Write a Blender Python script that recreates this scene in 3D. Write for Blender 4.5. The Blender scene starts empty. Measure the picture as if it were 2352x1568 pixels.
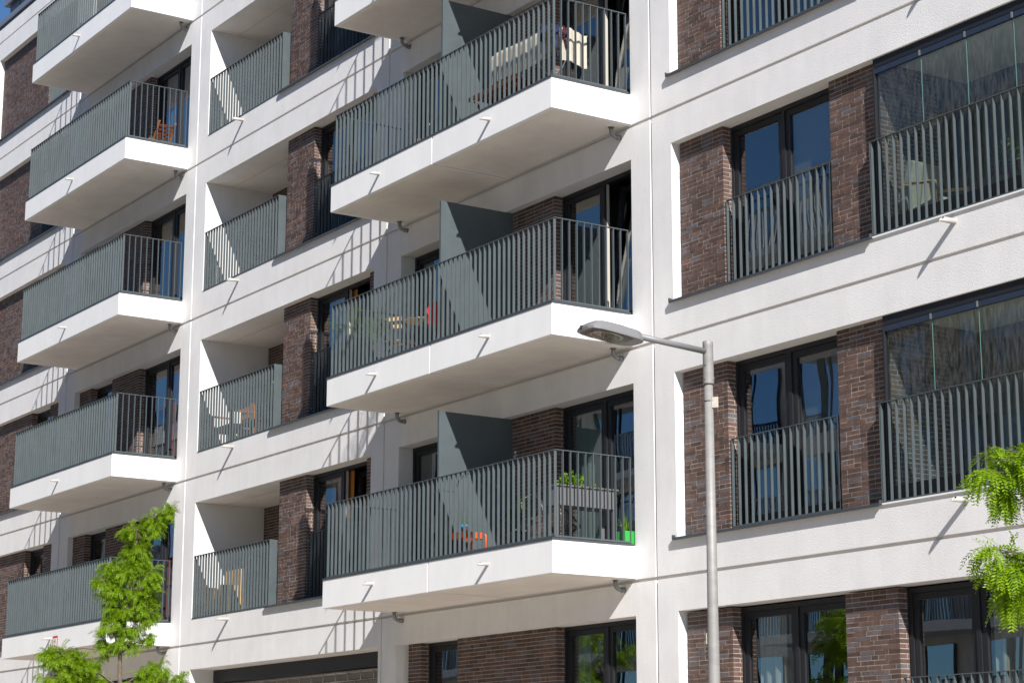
import bpy, bmesh, math, random
from mathutils import Vector, Matrix
R = random.Random(7)
C = bpy.context.scene.collection
# ------------------------------------------------------------------ camera
cam = bpy.data.cameras.new("camera"); co = bpy.data.objects.new("camera", cam); C.objects.link(co)
bpy.context.scene.camera = co
YAW, PIT, ROL = -0.9888, 0.2168, 0.0016
fw = Vector((math.sin(YAW)*math.cos(PIT), math.cos(YAW)*math.cos(PIT), math.sin(PIT)))
rt = Vector((math.cos(YAW), -math.sin(YAW), 0)); up = rt.cross(fw)
r2 = rt*math.cos(ROL)+up*math.sin(ROL); u2 = -rt*math.sin(ROL)+up*math.cos(ROL)
m = Matrix((r2, u2, -fw)).transposed().to_4x4(); m.translation = Vector((33.7295, -15.3006, -2.6373))
co.matrix_world = m
cam.sensor_width = 36; cam.lens = 36*4804.56/2352; cam.clip_end = 3000; cam.clip_start = 0.1
# ------------------------------------------------------------------ light
SUN = Vector((2.6, -1.0, 2.10)).normalized()
sc = bpy.context.scene
W = bpy.data.worlds.new("World"); sc.world = W; W.use_nodes = True
nt = W.node_tree; nt.nodes.clear()
sky = nt.nodes.new("ShaderNodeTexSky"); sky.sky_type = 'NISHITA'; sky.sun_disc = False
sky.sun_elevation = math.asin(SUN.z); sky.sun_rotation = math.atan2(SUN.x, SUN.y)
sky.air_density = 1.0; sky.dust_density = 0.1; sky.ozone_density = 3.0
bg = nt.nodes.new("ShaderNodeBackground"); bg.inputs[1].default_value = 0.05
wo = nt.nodes.new("ShaderNodeOutputWorld")
tint = nt.nodes.new("ShaderNodeVectorMath"); tint.operation = 'MULTIPLY'; tint.inputs[1].default_value = (0.66, 0.93, 1.18)
nt.links.new(sky.outputs[0], tint.inputs[0]); nt.links.new(tint.outputs[0], bg.inputs[0]); nt.links.new(bg.outputs[0], wo.inputs[0])
sl = bpy.data.lights.new("sun", 'SUN'); sl.energy = 5.0; sl.angle = math.radians(0.53); sl.color = (1.0, 0.96, 0.92)
so = bpy.data.objects.new("sun", sl); C.objects.link(so); so.rotation_euler = SUN.to_track_quat('Z', 'Y').to_euler()
so.location = (30, -30, 40)
sc.view_settings.view_transform = 'Standard'; sc.view_settings.look = 'None'
sc.view_settings.exposure = 0.72; sc.view_settings.gamma = 1; sc.view_settings.use_curve_mapping = False
sc.cycles.max_bounces = 8; sc.cycles.diffuse_bounces = 4; sc.cycles.glossy_bounces = 4
sc.cycles.transmission_bounces = 6; sc.cycles.transparent_max_bounces = 12

# ------------------------------------------------------------------ materials
M = {}
def mat(name, col, rough=0.8, metal=0.0, spec=0.5, bump=0.0, bscale=60, var=0.0, vscale=3, stretch=(1,1,1), trans=0.0, tone=False, tonecols=None, streak=0.0, island=0.0):
    mt = bpy.data.materials.new(name); mt.use_nodes = True; n = mt.node_tree; nn = n.nodes; L = n.links
    b = nn["Principled BSDF"]; b.inputs["Roughness"].default_value = rough; b.inputs["Metallic"].default_value = metal
    b.inputs["Specular IOR Level"].default_value = spec
    g = nn.new("ShaderNodeNewGeometry")
    out = None
    if tone:
        at = nn.new("ShaderNodeAttribute"); at.attribute_name = "tone"
        cr = nn.new("ShaderNodeValToRGB"); L.new(at.outputs["Fac"], cr.inputs[0])
        e = cr.color_ramp; e.interpolation = 'LINEAR'
        while len(e.elements) < len(tonecols): e.elements.new(0.5)
        for i, (p, c) in enumerate(tonecols): e.elements[i].position = p; e.elements[i].color = (*c, 1)
        out = cr.outputs[0]
    else:
        rgb = nn.new("ShaderNodeRGB"); rgb.outputs[0].default_value = (*col, 1); out = rgb.outputs[0]
    def mul(src, fac, lo, hi):
        mr = nn.new("ShaderNodeMapRange"); mr.inputs[1].default_value = 0.3; mr.inputs[2].default_value = 0.7
        mr.inputs[3].default_value = lo; mr.inputs[4].default_value = hi; L.new(fac, mr.inputs[0])
        vm = nn.new("ShaderNodeVectorMath"); vm.operation = 'SCALE'; L.new(src, vm.inputs[0]); L.new(mr.outputs[0], vm.inputs[3])
        return vm.outputs[0]
    if var > 0:
        mp = nn.new("ShaderNodeMapping"); mp.inputs[3].default_value = stretch; L.new(g.outputs["Position"], mp.inputs[0])
        t = nn.new("ShaderNodeTexNoise"); t.inputs["Scale"].default_value = vscale; t.inputs["Detail"].default_value = 6; t.inputs["Roughness"].default_value = 0.65
        L.new(mp.outputs[0], t.inputs[0]); out = mul(out, t.outputs[0], 1-var, 1+var)
    if streak > 0:
        mp = nn.new("ShaderNodeMapping"); mp.inputs[3].default_value = (2.6, 2.6, 0.42); L.new(g.outputs["Position"], mp.inputs[0])
        t = nn.new("ShaderNodeTexNoise"); t.inputs["Scale"].default_value = 1.3; t.inputs["Distortion"].default_value = 0.6; t.inputs["Detail"].default_value = 7; t.inputs["Roughness"].default_value = 0.7
        L.new(mp.outputs[0], t.inputs[0]); out = mul(out, t.outputs[0], 1-streak, 1+streak*0.5)
    if island > 0:
        mr = nn.new("ShaderNodeMapRange"); mr.inputs[3].default_value = 1-island; mr.inputs[4].default_value = 1+island
        L.new(g.outputs["Random Per Island"], mr.inputs[0])
        vm = nn.new("ShaderNodeVectorMath"); vm.operation = 'SCALE'; L.new(out, vm.inputs[0]); L.new(mr.outputs[0], vm.inputs[3]); out = vm.outputs[0]
    L.new(out, b.inputs["Base Color"])
    if bump > 0:
        t = nn.new("ShaderNodeTexNoise"); t.inputs["Scale"].default_value = bscale; t.inputs["Detail"].default_value = 5; t.inputs["Roughness"].default_value = 0.6
        L.new(g.outputs["Position"], t.inputs[0])
        bp = nn.new("ShaderNodeBump"); bp.inputs["Strength"].default_value = 1; bp.inputs["Distance"].default_value = bump
        L.new(t.outputs[0], bp.inputs["Height"]); L.new(bp.outputs[0], b.inputs["Normal"])
    if trans > 0:
        tr = nn.new("ShaderNodeBsdfTranslucent"); hs = nn.new("ShaderNodeVectorMath"); hs.operation = 'MULTIPLY'
        hs.inputs[1].default_value = (1.5, 1.4, 0.5); L.new(out, hs.inputs[0]); L.new(hs.outputs[0], tr.inputs[0])
        mx = nn.new("ShaderNodeMixShader"); mx.inputs[0].default_value = trans
        L.new(b.outputs[0], mx.inputs[1]); L.new(tr.outputs[0], mx.inputs[2]); L.new(mx.outputs[0], nn["Material Output"].inputs[0])
    M[name] = mt; return mt
def glassmat(name, tint, ior, dirt=0.0, rough=0.0):
    mt = bpy.data.materials.new(name); mt.use_nodes = True; n = mt.node_tree; nn = n.nodes; L = n.links
    nn.remove(nn["Principled BSDF"])
    tr = nn.new("ShaderNodeBsdfTransparent"); tr.inputs[0].default_value = (*tint, 1)
    gl = nn.new("ShaderNodeBsdfGlossy"); gl.inputs["Roughness"].default_value = rough
    fr = nn.new("ShaderNodeFresnel"); fr.inputs[0].default_value = ior
    g = nn.new("ShaderNodeNewGeometry")
    mi = nn.new("ShaderNodeMapRange"); mi.inputs[3].default_value = ior; mi.inputs[4].default_value = 1/ior
    L.new(g.outputs["Backfacing"], mi.inputs[0]); L.new(mi.outputs[0], fr.inputs[0])
    # a pane is a slab: use the same reflectance from both sides
    t = nn.new("ShaderNodeTexNoise"); t.inputs["Scale"].default_value = 1.1; t.inputs["Detail"].default_value = 1; L.new(g.outputs["Position"], t.inputs[0])
    bp = nn.new("ShaderNodeBump"); bp.inputs["Distance"].default_value = 0.0018; L.new(t.outputs[0], bp.inputs["Height"]); L.new(bp.outputs[0], gl.inputs["Normal"])
    mx = nn.new("ShaderNodeMixShader"); L.new(fr.outputs[0], mx.inputs[0]); L.new(tr.outputs[0], mx.inputs[1]); L.new(gl.outputs[0], mx.inputs[2])
    last = mx.outputs[0]
    if dirt > 0:
        mp = nn.new("ShaderNodeMapping"); mp.inputs[3].default_value = (22, 22, 4); L.new(g.outputs["Position"], mp.inputs[0])
        t2 = nn.new("ShaderNodeTexNoise"); t2.inputs["Scale"].default_value = 1.5; t2.inputs["Detail"].default_value = 8; t2.inputs["Roughness"].default_value = 0.8; L.new(mp.outputs[0], t2.inputs[0])
        mr = nn.new("ShaderNodeMapRange"); mr.inputs[1].default_value = 0.40; mr.inputs[2].default_value = 0.70; mr.inputs[3].default_value = 0.0; mr.inputs[4].default_value = dirt; L.new(t2.outputs[0], mr.inputs[0])
        df = nn.new("ShaderNodeBsdfDiffuse"); df.inputs[0].default_value = (0.6, 0.58, 0.54, 1)
        m2 = nn.new("ShaderNodeMixShader"); L.new(mr.outputs[0], m2.inputs[0]); L.new(last, m2.inputs[1]); L.new(df.outputs[0], m2.inputs[2]); last = m2.outputs[0]
    L.new(last, nn["Material Output"].inputs[0]); M[name] = mt; return mt

mat("render", (0.72, 0.71, 0.70), 0.95, spec=0.2, bump=0.0042, bscale=58, var=0.05, vscale=1.6, streak=0.055)
mat("render_joint", (0.60, 0.56, 0.52), 0.95, spec=0.2, bump=0.002, bscale=75)
mat("slab_white", (0.79, 0.79, 0.785), 0.85, spec=0.25, bump=0.001, bscale=60, var=0.03, vscale=1.2, streak=0.04)
mat("soffit", (0.74, 0.70, 0.655), 0.95, spec=0.2, bump=0.0015, bscale=80, var=0.09, vscale=1.6)
BR = [(0.0, (0.066, 0.041, 0.034)), (0.3, (0.092, 0.056, 0.046)), (0.55, (0.110, 0.068, 0.056)), (0.75, (0.125, 0.072, 0.054)), (0.84, (0.115, 0.093, 0.094)), (0.93, (0.100, 0.088, 0.094)), (1.0, (0.17, 0.085, 0.055))]
mat("brick", (0,0,0), 0.75, spec=0.35, bump=0.004, bscale=90, var=0.30, vscale=14, stretch=(1,1,0.35), tone=True, tonecols=BR)
mat("mortar", (0.38, 0.33, 0.285), 0.95, spec=0.1, bump=0.004, bscale=120, var=0.14, vscale=9)
mat("rail_grey", (0.069, 0.086, 0.092), 0.45, spec=0.5, bump=0.0006, bscale=300, var=0.12, vscale=3.5)
mat("frame_dark", (0.017, 0.018, 0.021), 0.45, spec=0.35, var=0.05, vscale=4)
mat("frame_open", (0.45, 0.42, 0.36), 0.5)
mat("flash_dark", (0.05, 0.057, 0.065), 0.45, spec=0.5, var=0.1, vscale=3)
mat("galv", (0.22, 0.23, 0.23), 0.45, metal=0.35, var=0.18, vscale=14)
mat("pipe_white", (0.36, 0.345, 0.32), 0.4, var=0.08, vscale=12)
mat("pipe_inner", (0.10, 0.06, 0.05), 0.8)
mat("lamp_grey", (0.17, 0.17, 0.175), 0.45, spec=0.5, var=0.05, vscale=6)
mat("lamp_dark", (0.05, 0.05, 0.052), 0.4)
mat("lamp_reflector", (0.32, 0.30, 0.25), 0.25, metal=0.8, var=0.3, vscale=25)
mat("pole_grey", (0.235, 0.228, 0.218), 0.55, metal=0.1, var=0.13, vscale=5, stretch=(1,1,3))
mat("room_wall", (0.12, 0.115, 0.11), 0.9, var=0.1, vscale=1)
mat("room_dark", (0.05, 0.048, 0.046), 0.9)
mat("cladding", (0.20, 0.22, 0.27), 0.5, metal=0.3, var=0.06, vscale=2)
mat("fabric_white", (0.46, 0.42, 0.35), 0.95, spec=0.1, bump=0.006, bscale=120, var=0.08, vscale=12)
mat("curtain_white", (0.62, 0.61, 0.58), 0.95, spec=0.1, trans=0.25)
mat("curtain_green", (0.25, 0.34, 0.30), 0.95, spec=0.1, trans=0.2)
mat("curtain_red", (0.70, 0.07, 0.08), 0.9, spec=0.1, trans=0.2)
mat("curtain_orange", (0.50, 0.20, 0.05), 0.9, spec=0.1, trans=0.2)
mat("blind_blue", (0.12, 0.25, 0.45), 0.8)
mat("cloth_navy", (0.012, 0.016, 0.055), 0.9, bump=0.01, bscale=40)
mat("cloth_purple", (0.045, 0.008, 0.02), 0.9, bump=0.01, bscale=40)
mat("cloth_red", (0.62, 0.012, 0.01), 0.85, bump=0.01, bscale=30)
mat("cloth_grey", (0.2, 0.2, 0.22), 0.9, bump=0.01, bscale=40)
mat("wood_orange", (0.42, 0.15, 0.03), 0.55, var=0.25, vscale=9, stretch=(1,1,6))
mat("wood_light", (0.56, 0.36, 0.15), 0.55, var=0.15, vscale=9, stretch=(6,6,1))
mat("wood_dark", (0.20, 0.055, 0.025), 0.6, var=0.2, vscale=9)
mat("wicker", (0.55, 0.36, 0.16), 0.8, bump=0.01, bscale=90, var=0.25, vscale=40)
mat("black_metal", (0.015, 0.015, 0.016), 0.35)
mat("steel", (0.45, 0.45, 0.45), 0.3, metal=0.8)
mat("black_cord", (0.02, 0.02, 0.022), 0.25, spec=0.7)
mat("orange_metal", (0.65, 0.085, 0.01), 0.4)
mat("planter_grey", (0.11, 0.112, 0.118), 0.6)
mat("plastic_green", (0.03, 0.30, 0.05), 0.35)
mat("plastic_blue", (0.03, 0.20, 0.35), 0.35)
mat("plastic_white", (0.75, 0.75, 0.74), 0.4)
mat("terracotta", (0.42, 0.14, 0.07), 0.8)
mat("cover_dark", (0.04, 0.055, 0.07), 0.4, bump=0.02, bscale=8)
mat("soil", (0.04, 0.028, 0.02), 1.0)
mat("leaf", (0.20, 0.325, 0.010), 0.42, spec=0.4, trans=0.5, island=0.35)
mat("leaf_lime", (0.16, 0.30, 0.02), 0.5, trans=0.4, island=0.3)
mat("leaf_dark", (0.035, 0.11, 0.015), 0.4, spec=0.5, trans=0.3, island=0.4)
mat("leaf_palm", (0.10, 0.20, 0.02), 0.4, trans=0.35, island=0.35)
mat("flower_pink", (0.55, 0.02, 0.16), 0.6, trans=0.3)
mat("bark", (0.13, 0.10, 0.075), 0.9, bump=0.01, bscale=40, var=0.3, vscale=15)
mat("asphalt", (0.055, 0.055, 0.055), 0.95, bump=0.004, bscale=120, var=0.15, vscale=3)
mat("setts", (0.34, 0.30, 0.25), 0.9, bump=0.01, bscale=14, var=0.1, vscale=3)
mat("paving", (0.44, 0.39, 0.325), 0.9, bump=0.003, bscale=60, var=0.12, vscale=3)
mat("kerb", (0.40, 0.39, 0.37), 0.9, var=0.1, vscale=3)
mat("opp_wall", (0.66, 0.64, 0.62), 0.9, var=0.05, vscale=1)
mat("opp_rail", (0.30, 0.31, 0.33), 0.6)
mat("sign_red", (0.5, 0.03, 0.03), 0.5); mat("sign_white", (0.75, 0.75, 0.73), 0.5); mat("ink", (0.04, 0.04, 0.05), 0.6)
mat("paper_grey", (0.36, 0.36, 0.36), 0.8)
mat("plate_cream", (0.66, 0.64, 0.50), 0.5)
glassmat("glass", (0.84, 0.87, 0.86), 2.6)
glassmat("glass_balcony", (0.84, 0.90, 0.89), 1.5, dirt=0.09)
mat("shutter_brown", (0.20, 0.175, 0.155), 0.6, metal=0.2, var=0.1, vscale=4)
mat("glass_edge", (0.10, 0.21, 0.195), 0.2)
mat("track_navy", (0.022, 0.032, 0.055), 0.4)
mat("blind_grey", (0.16, 0.16, 0.17), 0.9)
glassmat("glass_bulb", (0.92, 0.92, 0.92), 1.7)
mat("opp_glass", (0.50, 0.58, 0.66), 0.03, metal=1.0)

# ------------------------------------------------------------------ mesh builder
ORG = {}
class MB:
    def __init__(s): s.v = []; s.f = []; s.t = []; s.sm = []
    def add(s, vs, fs, tone=0.5, smooth=False):
        o = len(s.v); s.v += [tuple(v) for v in vs]
        for f in fs: s.f.append([i+o for i in f]); s.t.append(tone); s.sm.append(smooth)
        return s
    def box(s, x0, x1, y0, y1, z0, z1, tone=0.5):
        return s.add([(x0,y0,z0),(x1,y0,z0),(x1,y1,z0),(x0,y1,z0),(x0,y0,z1),(x1,y0,z1),(x1,y1,z1),(x0,y1,z1)],
                     [(0,3,2,1),(4,5,6,7),(0,1,5,4),(1,2,6,5),(2,3,7,6),(3,0,4,7)], tone)
    def obox(s, c, ax, ay, az, hx, hy, hz, tone=0.5):
        c = Vector(c); ax = Vector(ax)*hx; ay = Vector(ay)*hy; az = Vector(az)*hz
        p = [c-ax-ay-az, c+ax-ay-az, c+ax+ay-az, c-ax+ay-az, c-ax-ay+az, c+ax-ay+az, c+ax+ay+az, c-ax+ay+az]
        return s.add(p, [(0,3,2,1),(4,5,6,7),(0,1,5,4),(1,2,6,5),(2,3,7,6),(3,0,4,7)], tone)
    def bar(s, a, b, w, h=None, upv=(0,0,1)):
        a = Vector(a); b = Vector(b); d = (b-a); L = d.length; d.normalize(); u = Vector(upv)
        if abs(d.dot(u)) > 0.98: u = Vector((0,1,0))
        sd = d.cross(u).normalized(); uu = sd.cross(d)
        return s.obox((a+b)/2, d, sd, uu, L/2, w/2, (h or w)/2)
    def tube(s, pts, rs, n=10, cap=True, smooth=True):
        pts = [Vector(p) for p in pts]
        if not isinstance(rs, (list, tuple)): rs = [rs]*len(pts)
        o = len(s.v); prev = None
        for i, p in enumerate(pts):
            d = (pts[min(i+1, len(pts)-1)]-pts[max(i-1, 0)]).normalized()
            if prev is None:
                u = Vector((0,0,1)) if abs(d.z) < 0.9 else Vector((1,0,0)); prev = d.cross(u).normalized()
            a = (prev - d*prev.dot(d)).normalized(); b = d.cross(a); prev = a
            for k in range(n):
                t = 2*math.pi*k/n; s.v.append(tuple(p+(a*math.cos(t)+b*math.sin(t))*rs[i]))
        for i in range(len(pts)-1):
            for k in range(n):
                k2 = (k+1) % n
                s.f.append([o+i*n+k, o+i*n+k2, o+(i+1)*n+k2, o+(i+1)*n+k]); s.t.append(0.5); s.sm.append(smooth)
        if cap:
            s.f.append([o+k for k in range(n)][::-1]); s.t.append(0.5); s.sm.append(False)
            e = o+(len(pts)-1)*n; s.f.append([e+k for k in range(n)]); s.t.append(0.5); s.sm.append(False)
        return s
    def lathe(s, c, prof, n=16, smooth=True):
        c = Vector(c); o = len(s.v)
        for r, z in prof:
            for k in range(n): t = 2*math.pi*k/n; s.v.append((c.x+r*math.cos(t), c.y+r*math.sin(t), c.z+z))
        for i in range(len(prof)-1):
            for k in range(n):
                k2 = (k+1) % n; s.f.append([o+i*n+k, o+i*n+k2, o+(i+1)*n+k2, o+(i+1)*n+k]); s.t.append(0.5); s.sm.append(smooth)
        return s
    def sphere(s, c, r, n=10):
        pr = [(max(1e-4, r*math.sin(math.pi*i/8)), -r*math.cos(math.pi*i/8)) for i in range(9)]
        return s.lathe(c, pr, n)
    def build(s, name, m, parent=None, origin=None, kind=None, label=None, bevel=0):
        if origin is None: origin = ORG[parent.name] if parent is not None else (0,0,0)
        O = Vector(origin)
        me = bpy.data.meshes.new(name); me.from_pydata([tuple(Vector(v)-O) for v in s.v], [], s.f); me.update()
        at = me.attributes.new("tone", 'FLOAT', 'FACE'); at.data.foreach_set("value", s.t)
        me.polygons.foreach_set("use_smooth", s.sm)
        if bevel:
            bm = bmesh.new(); bm.from_mesh(me)
            bmesh.ops.bevel(bm, geom=[e for e in bm.edges if len(e.link_faces) == 2 and e.calc_face_angle() > 0.5], offset=bevel, segments=2, affect='EDGES', profile=0.7)
            bm.to_mesh(me); bm.free()
        me.materials.append(M[m] if isinstance(m, str) else m)
        o = bpy.data.objects.new(name, me); C.objects.link(o); ORG[o.name] = tuple(O)
        if parent is not None:
            o.parent = parent; o.location = O-Vector(ORG[parent.name])
        else: o.location = O
        if kind: o["kind"] = kind
        if label: o["label"] = label
        return o
def thing(name, label, cat, loc, group=None):
    o = bpy.data.objects.new(name, None); C.objects.link(o); o.location = loc; o.empty_display_size = 0.3
    o["label"] = label; o["category"] = cat
    if group: o["group"] = group
    ORG[o.name] = tuple(loc); return o
def tag(o, label, cat, group=None):
    o["label"] = label; o["category"] = cat
    if group: o["group"] = group
    return o
def inst(src, parent, worldloc):
    """copy one piece (shared mesh) under a parent, its origin at worldloc"""
    c = src.copy(); C.objects.link(c); c.parent = parent; c.location = Vector(worldloc)-Vector(ORG[parent.name]); ORG[c.name] = tuple(worldloc)
    return c
GZ = -4.25; H = 2.9
# ================================================================== SETTING: ground
st = MB().box(-400, 400, -13.9, -5.6, GZ-0.5, GZ-0.12); st.build("road", "setts", kind="structure")
MB().box(-1500, 1500, -1500, 1500, GZ-0.9, GZ-0.6).build("ground", "paving", kind="structure")
MB().box(-400, 400, -5.44, 60, GZ-0.5, GZ).build("pavement", "paving", kind="structure")
MB().box(-400, 400, -5.6, -5.44, GZ-0.5, GZ+0.003).build("kerb", "kerb", kind="structure")
MB().box(-400, 400, -60, -14.06, GZ-0.5, GZ).build("pavement", "paving", kind="structure")
MB().box(-400, 400, -14.06, -13.9, GZ-0.5, GZ+0.003).build("kerb", "kerb", kind="structure")

# ================================================================== THE BUILDING
B = thing("apartment_building", "white rendered apartment building with dark brick piers and grey slatted balconies", "building", (4, 0, GZ))
G2 = 0.020   # half the joint width
def panel(x0, x1, z0, z1, holes, dep=0.30):
    """a rendered facade panel with one rectangular opening; its edges stop short of the joints"""
    b = MB(); yb = 0.028
    if holes is None:
        b.box(x0, x1, 0, yb+0.02, z0, z1)
    else:
        a0, a1, c0, c1 = holes
        o = [(x0,0,z0),(x1,0,z0),(x1,0,z1),(x0,0,z1)]; i = [(a0,0,c0),(a1,0,c0),(a1,0,c1),(a0,0,c1)]
        ob = [(p[0], yb+0.02, p[2]) for p in o]; ib = [(p[0], dep, p[2]) for p in i]
        v = o+i+ob+ib
        f = [(0,1,5,4),(1,2,6,5),(2,3,7,6),(3,0,4,7),(1,0,8,9),(2,1,9,10),(3,2,10,11),(0,3,11,8),(4,5,13,12),(5,6,14,13),(6,7,15,14),(7,4,12,15)]
        b.add(v, f)
    return b.build("facade_panel", "render", B)
# vertical joints and openings per bay
BAYS = dict(farleft=(-18, -11.46, None), AL=(-11.46, -5.92, (-11.05, -6.31)), A=(-5.92, 0, (-5.45, -0.41)), BL=(0, 7.02, (0.44, 6.63)),
            BRt=(7.02, 13.65, (7.45, 13.23)), Cc=(13.65, 24.0, (14.06, 23.55)), farright=(24.0, 28.0, None))
for nm, (x0, x1, h) in BAYS.items():
    for k in range(-1, 5):
        z0 = k*H+G2; z1 = (k+1)*H-G2
        hz0, hz1 = k*H+0.435, k*H+H-0.44
        hx = h
        if k == -1:
            if nm == "Cc": panel(x0+G2, x1-G2, GZ, -G2, (h[0], h[1], -2.465, -0.42)); continue
            if nm == "BL": hx = (0.45, 6.93)
            hz0, z0, hz1 = GZ+0.04, GZ, -0.42
        panel(x0+G2, x1-G2, z0, z1, None if hx is None else (hx[0], hx[1], hz0, hz1), 0.30)
    pan = panel(x0+G2, x1-G2, 5*H+G2, 14.83, None)
# joint backing, recessed render strips behind the panel joints
jb = MB()
xs = sorted({v[0] for v in BAYS.values()} | {v[1] for v in BAYS.values()})
for k in range(0, 6): jb.box(-18, 28, 0.028, 0.046, k*H-0.05, k*H+0.05)
for x in xs[1:-1]:
    for k in range(-1, 5): jb.box(x-0.05, x+0.05, 0.028, 0.046, k*H+0.052 if k >= 0 else GZ, (k+1)*H-0.052)
jb.build("joint_backing", "render_joint", B, kind="stuff")
# shell behind: floors, back wall, cross walls, roof
sh = MB()
for k in range(0, 6): sh.box(-18, 28, 0.31, 6.0, k*H+0.03, k*H+0.40)
sh.box(-18, 28, 6.0, 6.2, GZ, 14.8)
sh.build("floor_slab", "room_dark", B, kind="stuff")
rw = MB()
for k in range(-1, 5):
    z0 = k*H+0.41 if k >= 0 else GZ; z1 = (k+1)*H+0.02
    for x in (-17.9, -11.46, -5.92, 0.1, 7.02, 10.36, 13.65, 23.9): rw.box(x-0.08, x+0.08, 0.31, 5.9, z0, z1)
    rw.box(-17.8, 27.9, 3.6, 3.7, z0+0.002, z1-0.002)
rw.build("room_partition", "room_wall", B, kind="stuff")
MB().box(-18, 28, 0.0, 9, 14.832, 14.90).build("roof", "flash_dark", B)
MB().box(-18.02, 28, -0.035, 0.12, 14.902, 15.03).build("roof_coping", "cladding", B, bevel=0.01)
pw = MB().box(-14.9, 28, 1.5, 8, 14.905, 16.98).build("penthouse_wall", "cladding", B)
MB().box(-15.02, 28, 1.38, 8.1, 16.985, 17.2).build("penthouse_cornice", "cladding", B, bevel=0.01)
sm = MB()
for i in range(30): sm.box(-14.2+i*1.4, -14.185+i*1.4, 1.488, 1.499, 14.906, 16.98)
sm.build("cladding_seam", "flash_dark", B, kind="stuff")
# end walls
MB().box(-18.3, -18.02, 0, 9, GZ, 14.8).build("end_wall", "render", B)
MB().box(28.02, 28.3, 0, 9, GZ, 14.8).build("end_wall", "render", B)

# ---------------------------------------------------------------- bricks
stuffb = MB(); BRK = []   # joined bricks / countable bricks (box, tone)
CH, JT = 0.0525, 0.0105; SL, HL = 0.2035, 0.097
YB, YW = 0.112, 0.245
def tone():
    r = R.random()
    if r < 0.17: return R.uniform(0.82, 0.93)
    if r < 0.2: return R.uniform(0.95, 1.0)
    return R.uniform(0.0, 0.75)
def brickwall(x0, x1, z0, z1, lret=False, rret=False, yf=YB, yb=YW, single=False, name="brick_pier"):
    core = MB().box(x0+0.004, x1-0.004, yf+0.0035, yb, z0, z1)
    po = core.build(name, "mortar", B)
    n = int(round((z1-z0)/CH)); ch = (z1-z0)/n
    for j in range(n):
        za = z0+j*ch+JT/2; zb = z0+(j+1)*ch-JT/2
        row = []; x = x0
        first = True
        off = R.choice([HL, SL, SL*0.5+0.02, SL*0.75]) if j % 2 else R.choice([SL, HL])
        while x < x1-0.02:
            L = off if first else (SL if R.random() < 0.72 else HL); first = False
            if x+L > x1-0.055: L = x1-x
            row.append([x, x+L]); x += L+JT
        for q, (a, b_) in enumerate(row):
            pr = R.uniform(-0.0015, 0.0015); d = 0.022
            if rret and q == len(row)-1: d = (0.097 if j % 2 else (yb-yf))
            if lret and q == 0: d = (0.097 if (j % 2 == 0) else (yb-yf))
            dz = R.uniform(-0.0012, 0.0012)
            bx = (a, b_, yf+pr, yf+d, za+dz, zb+dz); t = tone()
            if single: BRK.append((po, bx, t))
            else: stuffb.box(*bx, t)
            # small closer on the return
            if d == 0.097 and (yb-yf) > 0.12:
                xa, xb = (b_-0.022, b_) if (rret and q == len(row)-1) else (a, a+0.022)
                bx2 = (xa, xb, yf+0.097+JT, yb, za, zb)
                if single: BRK.append((po, bx2, tone()))
                else: stuffb.box(*bx2, tone())
    return po
def sidewall(x, sgn, y0, y1, z0, z1):
    """brick wall facing along x (sgn +1 faces +x)"""
    MB().box(min(x-sgn*0.03, x-sgn*0.004), max(x-sgn*0.03, x-sgn*0.004), y0, y1, z0, z1).build("brick_side_wall", "mortar", B)
    n = int(round((z1-z0)/CH)); ch = (z1-z0)/n
    for j in range(n):
        za = z0+j*ch+JT/2; zb = z0+(j+1)*ch-JT/2; y = y0; first = True
        while y < y1-0.02:
            L = (HL if j % 2 else SL) if first else (SL if R.random() < 0.7 else HL); first = False
            if y+L > y1-0.05: L = y1-y
            p = R.uniform(-0.002, 0.002)
            xa, xb = (x-0.022, x+p) if sgn > 0 else (x-p, x+0.022)
            stuffb.box(xa, xb, y, y+L, za, zb, tone()); y += L+JT

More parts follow.
